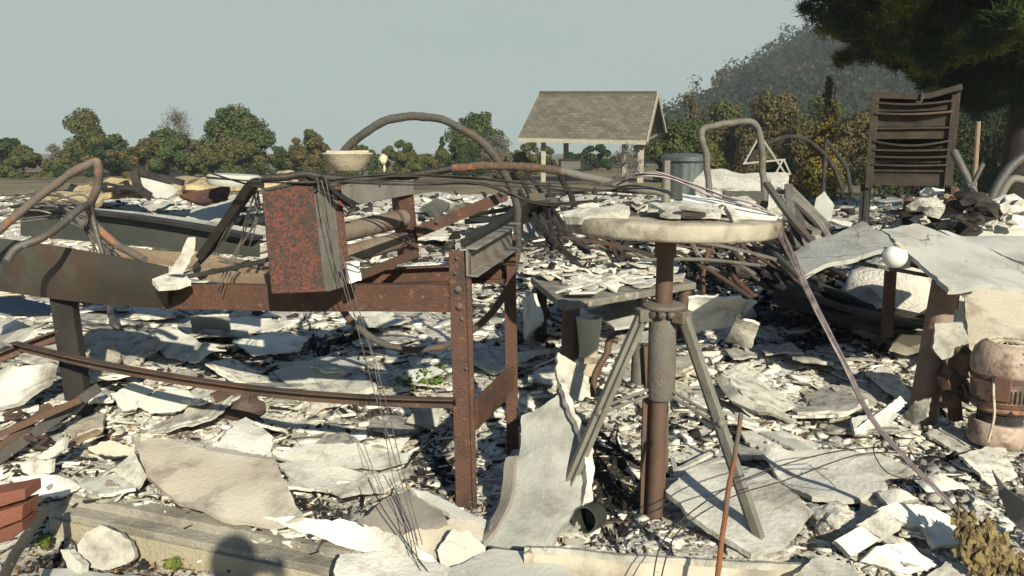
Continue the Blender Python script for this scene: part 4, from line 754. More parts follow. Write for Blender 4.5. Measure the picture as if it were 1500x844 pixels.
m = MB(); m.rock(V(3.35, 5.5, .42), .62, 4, 5, (1.5, .8, .95), .45); solo('ash_heap', 'tall heap of ash and crumbled plaster behind the warped boards at right', 'heap', m, M['ash'])
rd = random.Random(18)
for k in range(40):
    p = D(rd.uniform(1318, 1500), rd.uniform(286, 340), 5.1+rd.uniform(-.3, .3)); m = MB(); m.rock(p, rd.uniform(.03, .085), 2, k*2, (1.2, 1, .7), .9); solo('heap_lump', 'crumbled lump in the heap behind the warped boards at right', 'lump', m, M[('plaster_frag', 'ash', 'char', 'plaster', 'rust_dull')[k % 5]], 'crumbled lumps on the ash heap')
m = MB(); rd = random.Random(8)
for k in range(16): m.rock(D(1398+rd.gauss(0, 9), 545+rd.uniform(-30, 50), 3.9+rd.uniform(-.05, .05)), rd.uniform(.02, .05), 2, k, (1, 1, 1.3), .9)
m.sweep(rect(.05, .05), [D(1400, 615, 3.9), D(1392, 520, 3.9)]); solo('burnt_engine', 'lumpy burnt engine block between the thick post and the orange machine', 'engine', m, M['rust_dull'])
sheet('plaster_piece', 'pale broken piece hanging on the right side of the thick rusty post', 'plaster piece', [(1370, 474, 0, 3.85), (1408, 472, 0, 3.86), (1422, 500, 0, 3.86), (1408, 520, 0, 3.85), (1380, 527, 0, 3.84), (1366, 510, 0, 3.84)], 'plaster_frag', .015, .008)
# ------------------------------------------------------------------ drawer cabinet
def cabinet():
    dd = 8.5; t = thing('tool_cabinet', 'tall burnt steel drawer cabinet standing in front of the dark pine', 'cabinet', D(1350, 330, dd)-V(0, 0, .6)); q = lambda px, py, o=0: D(px, py, dd+o); s = dd/F
    x0 = q(1286, 0).x; x1 = q(1419, 0).x; zt = q(0, 137).z; zb = q(0, 274).z; zf = -.1; dp = .55
    m = MB(); m.box((x0+.02, dd+dp/2, (zt+zf)/2), (.04, dp, zt-zf)); part(t, 'side_panel', m, M['steel_dark'], bevel=.004)
    m = MB(); m.box((x1-.02, dd+dp/2, (zt+zb)/2), (.04, dp, zt-zb)); part(t, 'side_panel', m, M['steel_dark'], bevel=.004)
    m = MB(); m.box(((x0+x1)/2, dd+dp, (zt+zb)/2), (x1-x0-.09, .02, zt-zb)); part(t, 'back_panel', m, M['char'])
    m = MB(); m.sweep([(-.03, -.02), (.03, -.02), (.03, .5), (-.03, .5)], [V(x0-.01, dd, zt), V((x0+x1)/2, dd, zt-.03), V((x0+x1)/2+.15, dd, zt-.025), V(x1+.01, dd, zt+.06)], (0, 1, 0)); part(t, 'top_panel', m, M['drawer'], bevel=.004)
    ys_ = [147, 163, 186, 205, 218, 228, 240, 249, 274]; rd = random.Random(3)
    for i in range(len(ys_)-1):
        z1 = q(0, ys_[i]).z-.012; z0 = q(0, ys_[i+1]).z+.012; n = 14; m = MB(); vs = []
        sag = (.03, .02, .0, .05, .01, .01, .01, 0)[i]; out = (.03, .05, .01, .05, .04, .03, .04, .0)[i]
        for k in range(n+1):
            u = k/n; x = x0+.06+(x1-x0-.12)*u; bow = sag*math.sin(u*math.pi)*rd.uniform(.85, 1.0); w = .012*nz(u*5, i)
            o_ = -out*(.5+.5*math.sin(u*math.pi))
            vs += [V(x, dd-.01+o_*1.3, z1-bow), V(x, dd+.005+o_*.5, z1-bow-.025), V(x, dd+w, (z0+z1)/2-bow*.5), V(x, dd+w, z0-bow*.3), V(x, dd+.2, z0-bow*.3), V(x, dd+.2, z1-bow)]
        m.add(vs, [(k*6+j, k*6+(j+1) % 6, (k+1)*6+(j+1) % 6, (k+1)*6+j) for k in range(n) for j in range(6)]+[tuple(range(6)), tuple(n*6+j for j in range(6))])
        d_ = part(t, 'drawer', m, M['drawer'], {1: 'drawer with rusty red lip', 3: 'drawer with sagging open front', 7: 'deep plain bottom drawer'}.get(i))
        m = MB(); m.sweep(rect(.012, .02), [V(x0+.06+(x1-x0-.12)*k/8, dd-.02-out*1.3*(.5+.5*math.sin(k/8*math.pi)), z1+.003-sag*math.sin(k/8*math.pi)) for k in range(9)], (0, 0, 1)); part(d_, 'lip', m, M['rust_dull' if i == 1 else 'drawer'])
    for xs in (x0+.045, x1-.045):
        m = MB(); m.box((xs, dd-.02, (zt+zb)/2-.02), (.085, .04, zt-zb)); part(t, 'front_stile', m, M['drawer'], bevel=.004)
    for px, mt in ((1284, 'steel_dark'), (1418, 'rust')):
        m = MB(); m.sweep(rect(.07, .07), [V(q(px, 0).x, dd+.05, zb+.02), V(q(px, 0).x, dd+.05, -.1)]); part(t, 'leg', m, M[mt])
    t.rotation_euler.z = -math.atan2(t.location.x, t.location.y); t.scale = (.9, 1, 1)
    m = MB(); m.tube(crv([q(1352, 136, -.03), q(1356, 142, -.06), q(1352, 150, -.06), q(1346, 148, -.05)], 4), .012, 6); part(t, 'hook', m, M['steel'])
cabinet()
m = MB(); m.tube([D(1427, 275, 8.2), D(1430, 225, 8.2), D(1433, 178, 8.2)], .024, 8); solo('post', 'thin pale post standing right of the drawer cabinet', 'post', m, M['wood'])
m = MB(); m.tube([D(1397, 222, 6.8), D(1425, 278, 6.6), D(1430, 300, 6.6)], .035, 10); m.tube([D(1345, 300, 6.4), D(1380, 282, 6.5), D(1425, 270, 6.6), D(1440, 240, 6.6)], .02, 8); solo('bent_pipe', 'bent grey pipe pointing up in front of the drawer cabinet', 'pipe', m, M['steel'])
for lab, ln, r_, mt in (('thick black hose curling at the right edge below the pine', [(1380, 292), (1430, 300), (1470, 315), (1485, 322), (1520, 312)], .045, 'steel'), ('upright bent pipe at the right edge below the pine', [(1450, 310), (1455, 285), (1480, 245), (1520, 215)], .035, 'steel'), ('pale curved hose at the right edge of the photo', [(1460, 300), (1475, 270), (1490, 262), (1520, 275)], .03, 'leg_grey'), ('bent pale pipe lying on the heap right of the workbench boards', [(1440, 330), (1470, 322), (1500, 330), (1530, 345)], .04, 'ceramic')):
    m = MB(); m.tube(crv([D(a, b, 6.0) for a, b in ln], 6), r_, 12); solo('bent_pipe', lab, 'pipe', m, M[mt])
# ------------------------------------------------------------------ hand truck, tank, slab, frame
t = thing('hand_truck', 'grey arched tube handle of a hand truck standing in the middle distance', 'hand truck', D(1080, 300, 6.4))
m = MB(); m.tube(crv([D(1041, 300, 6.4), D(1038, 270, 6.4), D(1034, 225, 6.38), D(1026, 200, 6.35), D(1034, 187, 6.35), D(1060, 182, 6.35), D(1090, 178, 6.35), D(1106, 182, 6.35), D(1114, 200, 6.38), D(1118, 250, 6.4), D(1120, 312, 6.4)], 6), .027, 14); part(t, 'handle', m, M['iron_post'])
m = MB(); a, b = D(1060, 279, 6.4), D(1125, 279, 6.4); m.box((a+b)/2+V(0, 0, -.07), (.37, .03, .13)); part(t, 'toe_plate', m, M['steel_green'], bevel=.004)
def tank():
    d = 9; c = D(1003, 290, d); t = thing('metal_tank', 'ribbed galvanised tank with cap, between the shelter and the arched handle', 'tank', c); r_ = .255; h = D(0, 232, d).z-c.z; prof = []
    m = MB(); seg = 64; vs = []
    for z in (0, h): vs += [c+V(math.cos(k/seg*6.2832)*r_*(1+.03*(k % 4 < 2)), math.sin(k/seg*6.2832)*r_*(1+.03*(k % 4 < 2)), z) for k in range(seg)]
    m.add(vs, [(k, (k+1) % seg, seg+(k+1) % seg, seg+k) for k in range(seg)]+[tuple(range(seg)), tuple(seg+k for k in range(seg))]); part(t, 'body', m, M['galv'])
    m = MB(); m.lathe([(r_+.01, h-.05), (r_+.03, h-.03), (r_+.03, h+.01), (r_, h+.04), (.05, h+.06)], c, 40); part(t, 'lid', m, M['galv'])
    m = MB(); p = D(975, 290, 8.6); m.sweep(rect(.06, .1), [p, V(p.x, p.y, c.z+h-.02)]); part(t, 'side_post', m, M['leg_grey'])
tank()
sheet('crusted_lid', 'large crusted white lid lying behind the arched handle', 'lid', [(1013, 268, 0, 7.3), (1030, 249, 0, 7.9), (1157, 253, 0, 7.9), (1150, 300, 0, 7.2), (1125, 305, 0, 7.2), (1060, 290, 0, 7.2)], 'ash', .10, .02, .02)
m = MB()
for a, b in (((1113, 198), (1155, 262)), ((1113, 198), (1090, 240)), ((1088, 240), (1150, 234)), ((1147, 234), (1137, 253)), ((1148, 234), (1158, 256))): m.tube([D(*a, 9.5), D(*b, 9.5)], .012, 6)
solo('folding_frame', 'thin pale folding metal frame behind the arched handle', 'frame', m, M['white_metal'])
m = MB(); m.tube(crv([D(1090, 262, 11), D(1105, 225, 11), D(1145, 202, 11), D(1180, 205, 11), D(1215, 235, 11), D(1235, 280, 11)], 8), .03, 8); m.tube([D(1210, 205, 11), D(1240, 245, 11), D(1248, 290, 11)], .03, 8); m.tube([D(1210, 205, 11), D(1205, 290, 11)], .03, 8); solo('arched_netting_frame', 'dark arched frame around the yellowed young conifer', 'frame', m, M['char'])
# ------------------------------------------------------------------ left background: hull, hood, pipes
def hull():
    t = thing('burnt_trough', 'long dark boat like metal trough lying behind the scorched rail at left', 'trough', D(220, 380, 4.6)); m = MB(); n = 24; rim = MB(); rp = []
    vs = []
    for i in range(n+1):
        s = i/n; px = 30+s*350; yt = 303+16*s+30*s*s; yb = 345+32*s; d = 4.9-.7*s
        for k in range(6):
            q = k/5; vs.append(D(px, yt+(yb-yt)*q, d+.03*math.sin(q*3.1)-.10*q))
        rp.append(D(px, yt, d))
    N = len(vs); f = [(i*6+k, i*6+k+1, (i+1)*6+k+1, (i+1)*6+k) for i in range(n) for k in range(5)]; m.add(vs+[v+V(0, .01, 0) for v in vs], f+[tuple(i+N for i in x) for x in f], True); part(t, 'side_wall', m, M['steel_green'])
    rim.sweep(rect(.09, .02), [p+V(0, -.035, .004) for p in rp], (0, 0, 1)); part(t, 'rim', rim, M['steel_dark'])
    m = MB(); m.add([p+V(0, .0, -.02) for p in rp]+[p+V(.05, .35, -.02) for p in rp]+[p+V(0, .0, -.032) for p in rp]+[p+V(.05, .35, -.032) for p in rp], [(i, i+1, n+2+i, n+1+i) for i in range(n)]+[(2*n+2+i, 2*n+3+i, 3*n+4+i, 3*n+3+i) for i in range(n)]); part(t, 'bed', m, M['ash'])
hull()
for lab, ln, r_, mt in (('rust patched pipe rising from the left edge to a bent elbow', [(-60, 385, 3.5), (0, 336, 3.5), (60, 287, 3.5), (105, 256, 3.5), (138, 237, 3.5), (145, 242, 3.5), (144, 262, 3.52), (138, 285, 3.55), (133, 302, 3.6), (140, 330, 3.65), (175, 360, 3.6), (212, 380, 3.5)], .018, 'rust_patch'),
    ('grey bent tube with open end over the scorched rail at left', [(8, 384, 3.2), (25, 362, 3.25), (60, 350, 3.3), (90, 330, 3.4), (118, 306, 3.5), (130, 300, 3.6)], .017, 'steel'),
    ('grey strut dropping behind the elbow pipe at left', [(132, 300, 3.62), (140, 335, 3.62), (150, 372, 3.6)], .012, 'steel')):
    if mt == 'rust_patch' and mt not in M: M[mt] = mk('rust_patched_pipe', (.15, .12, .10), (.10, .08, .07), 6, (.34, .12, .045), 3.2, (.54, .6), c4=(.4, .38, .34), s4=24, t4=(.68, .72), bump=.3, bs=60, rough=.7)
    m = MB(); m.tube(crv([D(*p) for p in ln], 5), r_, 12); solo('bent_pipe', lab, 'pipe', m, M[mt])
for lab, ln, w in (('thick dark bent bar left of the speckled end box', [(384, 268, 3.1), (372, 268, 3.15), (360, 280, 3.2), (330, 325, 3.3), (292, 378, 3.4)], .035), ('second dark bar crossing just left of the thick bent bar', [(376, 270, 3.2), (352, 305, 3.3), (322, 352, 3.4), (285, 392, 3.45)], .022), ('dark flat bar lying from the scorched rail towards the end box', [(275, 405, 3.35), (330, 395, 3.3), (395, 380, 3.2)], .02)):
    m = MB(); m.sweep(rect(w, w*.6), crv([D(*p) for p in ln], 5), (0, 1, 0)); solo('bent_bar', lab, 'bar', m, M['steel_dark'], bevel=.003)
sheet('wood_plank', 'long tan wooden plank lying under the dark trough', 'plank', [(150, 356, 0, 4.0), (300, 372, 0, 3.95), (420, 390, 0, 3.9), (420, 401, 0, 3.8), (290, 388, 0, 3.85), (160, 372, 0, 3.9)], 'wood', .03, .004)
sheet('wood_plank', 'shorter tan plank beside the end box behind the front rail', 'plank', [(280, 388, 0, 3.7), (400, 402, 0, 3.6), (400, 414, 0, 3.5), (290, 400, 0, 3.6)], 'wood', .03, .004)
sheet('plaster_shard', 'upright white curved shard standing on the scorched rail', 'shard', [(246, 402, 0, 3.3), (262, 375, 0, 3.32), (275, 348, 0, 3.36), (286, 347, 0, 3.38), (285, 370, 0, 3.36), (268, 402, 0, 3.3)], 'plaster_frag', .018, .006)
sheet('plaster_shard', 'flat white shard at the break of the front rail', 'shard', [(223, 408, 0, 3.28), (245, 400, 0, 3.36), (275, 402, 0, 3.4), (280, 412, 0, 3.3), (258, 418, 0, 3.24), (232, 420, 0, 3.2)], 'plaster_frag', .02, .006)
fl = sheet('roof_flashing', 'dark edged bent white flashing sticking up in the far left rubble', 'flashing', [(196, 250, 0, 7), (222, 258, 0, 7), (250, 268, 0, 6.9), (262, 280, 0, 6.8), (245, 292, 0, 6.8), (214, 288, 0, 6.9), (204, 275, 0, 7)], 'board_grey', .02, .01, .03)
m = MB(); m.sweep(rect(.05, .04), crv([D(196, 249, 6.95), D(222, 256, 6.95), D(268, 268, 6.85)], 4)); m.sweep(rect(.07, .03), crv([D(196, 250, 6.9), D(203, 275, 6.9), D(220, 288, 6.8)], 4)); part(fl, 'rim', m, M['char'])
m = MB(); c = D(343, 272, 5.0); m.lathe([(.05, 0), (.15, 0), (.165, .02), (.165, .055), (.15, .07), (.02, .075)], c, 30, (.05, 0, 1)); solo('round_slab', 'grey round slab under ash left of the speckled end box', 'slab', m, M['board_grey'])
sheet('red_sheet', 'red brown scorched sheet below the grey round slab', 'sheet', [(262, 287, 0, 5.2), (300, 276, 0, 5.2), (335, 272, 0, 5.2), (332, 290, 0, 5.1), (295, 298, 0, 5.1)], 'rust', .03, .01, .01)
sheet('bent_sheet', 'curled grey white sheet in the rubble above the dark trough', 'sheet', [(258, 330, 0, 5.3), (280, 305, 0, 5.5), (330, 292, 0, 5.6), (345, 300, 0, 5.4), (338, 322, 0, 5.2), (300, 335, 0, 5.2)], 'board_grey', .02, .01, .03)
rd = random.Random(6)
for i in range(15):
    px = 110+i*24+rd.uniform(-10, 10); py = 282-i*1.7+rd.uniform(-5, 5)-6*math.sin(i*.3); w = rd.uniform(35, 70); h = rd.uniform(5, 9); d = rd.uniform(9, 12)
    pts = [(px-w, py+h*.4, 0, d), (px-w*.3, py-h*.6, 0, d+.6), (px+w*.6, py-h*.9, 0, d+.6), (px+w, py-h*.1, 0, d), (px+w*.3, py+h, 0, d-.6), (px-w*.5, py+h*1.1, 0, d-.6)]
    sheet('roof_layer', 'warped layer of tan and black collapsed roofing on the far left rubble', 'roofing', pts, 'char' if i % 3 == 1 else 'board_yellow', .05, .05, .05, group='collapsed roofing layers at far left', dens=9)
#FG
# ------------------------------------------------------------------ foundation sill and front edge
def sill():
    a, b = D(70, 748, 3.08), D(496, 836, 2.66); d = (b-a).normalized(); nrm = V(d.y, -d.x, 0)
    t = thing('concrete_sill', 'long concrete foundation sill crossing the lower left corner', 'sill', (a+b)/2-V(0, 0, .3)); m = MB(); n = 40
    ln = [a+(b-a)*(i/n) for i in range(n+1)]
    w = lambda i: V(0, 0, .006*nz(i*.7, 1)+.004*nz(i*2.3, 4))
    vs = []
    for i, p in enumerate(ln): vs += [p+w(i)+nrm*(.004*nz(i*1.1, 3)), p+w(i)+V(0, 0, .004)-nrm*.07, p-nrm*.075+V(0, 0, .035)+w(i), p-nrm*.15+V(0, 0, .037)+w(i), p-nrm*.15-V(0, 0, .3), p-V(0, 0, .3)+nrm*.004]
    m.add(vs, [(i*6+j, i*6+(j+1) % 6, i*6+6+(j+1) % 6, i*6+6+j) for i in range(n) for j in range(6)]+[tuple(range(6)), tuple(n*6+j for j in range(6))]); part(t, 'kerb', m, M['concrete'], bevel=.004)
    m = MB(); m.sweep(rect(.014, .13), [p+nrm*.011-V(0, 0, .09) for p in (a+d*.02, b-d*.01)], (0, 0, 1)); part(t, 'front_face', m, M['sill_face'], bevel=.003)
sill()
def solid_strip(name, lab, cat, top, h, mat, th=.04, jag=.01):
    T_ = [G(px, py, o) for px, py, o in top]; W_ = T_+[p-V(0, .015, h) for p in reversed(T_)]
    solo(name, lab, cat, sheet_mb(W_, th, jag, .004, 30, 3), M[mat])
# plaster-edged front board, standing on edge
F0 = [(768, 806), (830, 808), (900, 816), (1000, 822), (1100, 828), (1200, 832), (1250, 838)]
Wf = [D(px, py, 2.58) for px, py in F0]+[D(px, py+95, 2.54) for px, py in reversed(F0)]
fb = solo('front_board', 'long scorched board standing on edge along the bottom right of centre', 'board', sheet_mb(Wf, .02, .006, .004, 30, 4), M['board_tan'])
m = MB(); q = crv([D(px, py-1, 2.585) for px, py in F0], 6); m.sweep([(-.012, -.012), (.012, -.014), (.014, .008), (-.01, .012)], q, (0, 0, 1), scales=[1+.35*nz(i*.9, 3) for i in range(len(q))]); part(fb, 'plaster_edge', m, M['plaster_frag'])
# bricks lower left
for lab, q in (('topmost red brick of the small stack at the lower left edge', [(-30, 728), (36, 716), (37, 732), (-30, 752)]), ('middle red brick of the stack at the lower left edge', [(-30, 757), (33, 740), (32, 762), (-30, 785)]), ('lowest red brick of the stack at the lower left edge', [(-30, 788), (32, 764), (33, 777), (15, 792), (-30, 806)])):
    W_ = [D(px, py, 2.62) for px, py in q]; mb = sheet_mb(W_, .10, .002, .002, 6, len(lab)); solo('brick', lab, 'brick', mb, M['brick'], bevel=.003)
m = MB(); m.tube([D(-5, 868, 2.2), D(20, 815, 2.4), D(45, 777, 2.55), D(66, 748, 2.75)], .017, 14); solo('iron_pipe', 'thick grey pipe leaning on the sill at the lower left corner', 'pipe', m, M['steel'])
t = thing('rusty_rebar', 'upright orange rusted rod at the bottom right of centre', 'rod', D(1051, 850, 2.42)); m = MB(); q = crv([D(1049, 862, 2.38), D(1060, 770, 2.42), D(1072, 690, 2.45), D(1085, 604, 2.47)], 12); m.tube(q, .0095, 10, [1.05+.25*nz(i*.9, 2)-.25*i/len(q) for i in range(len(q))]); part(t, 'rod', m, M['rust_orange'])
m = MB(); m.tube([q[0], q[2]], .0125, 8); part(t, 'charred_foot', m, M['char'])
cc = G(886, 775, .05); m = MB(); m.lathe([(.045, 0), (.05, .02), (.052, .14), (.046, .14), (.042, .02), (.01, .02)], cc+V(-.02, .12, .0), 28, (-.5, -1, .3)); solo('burnt_can', 'dark open can lying behind the lower right edge of the curved slab', 'can', m, M['steel_green'])
t = thing('rusted_kettle', 'crumpled rust brown metal pot in the rubble under the sagging rail', 'pot', G(345, 596, 0)); p = G(345, 590, .06); m = MB(); m.rock(p, .13, 3, 7, (1.1, .8, .62), .5); part(t, 'shell', m, M['rust_dull'])
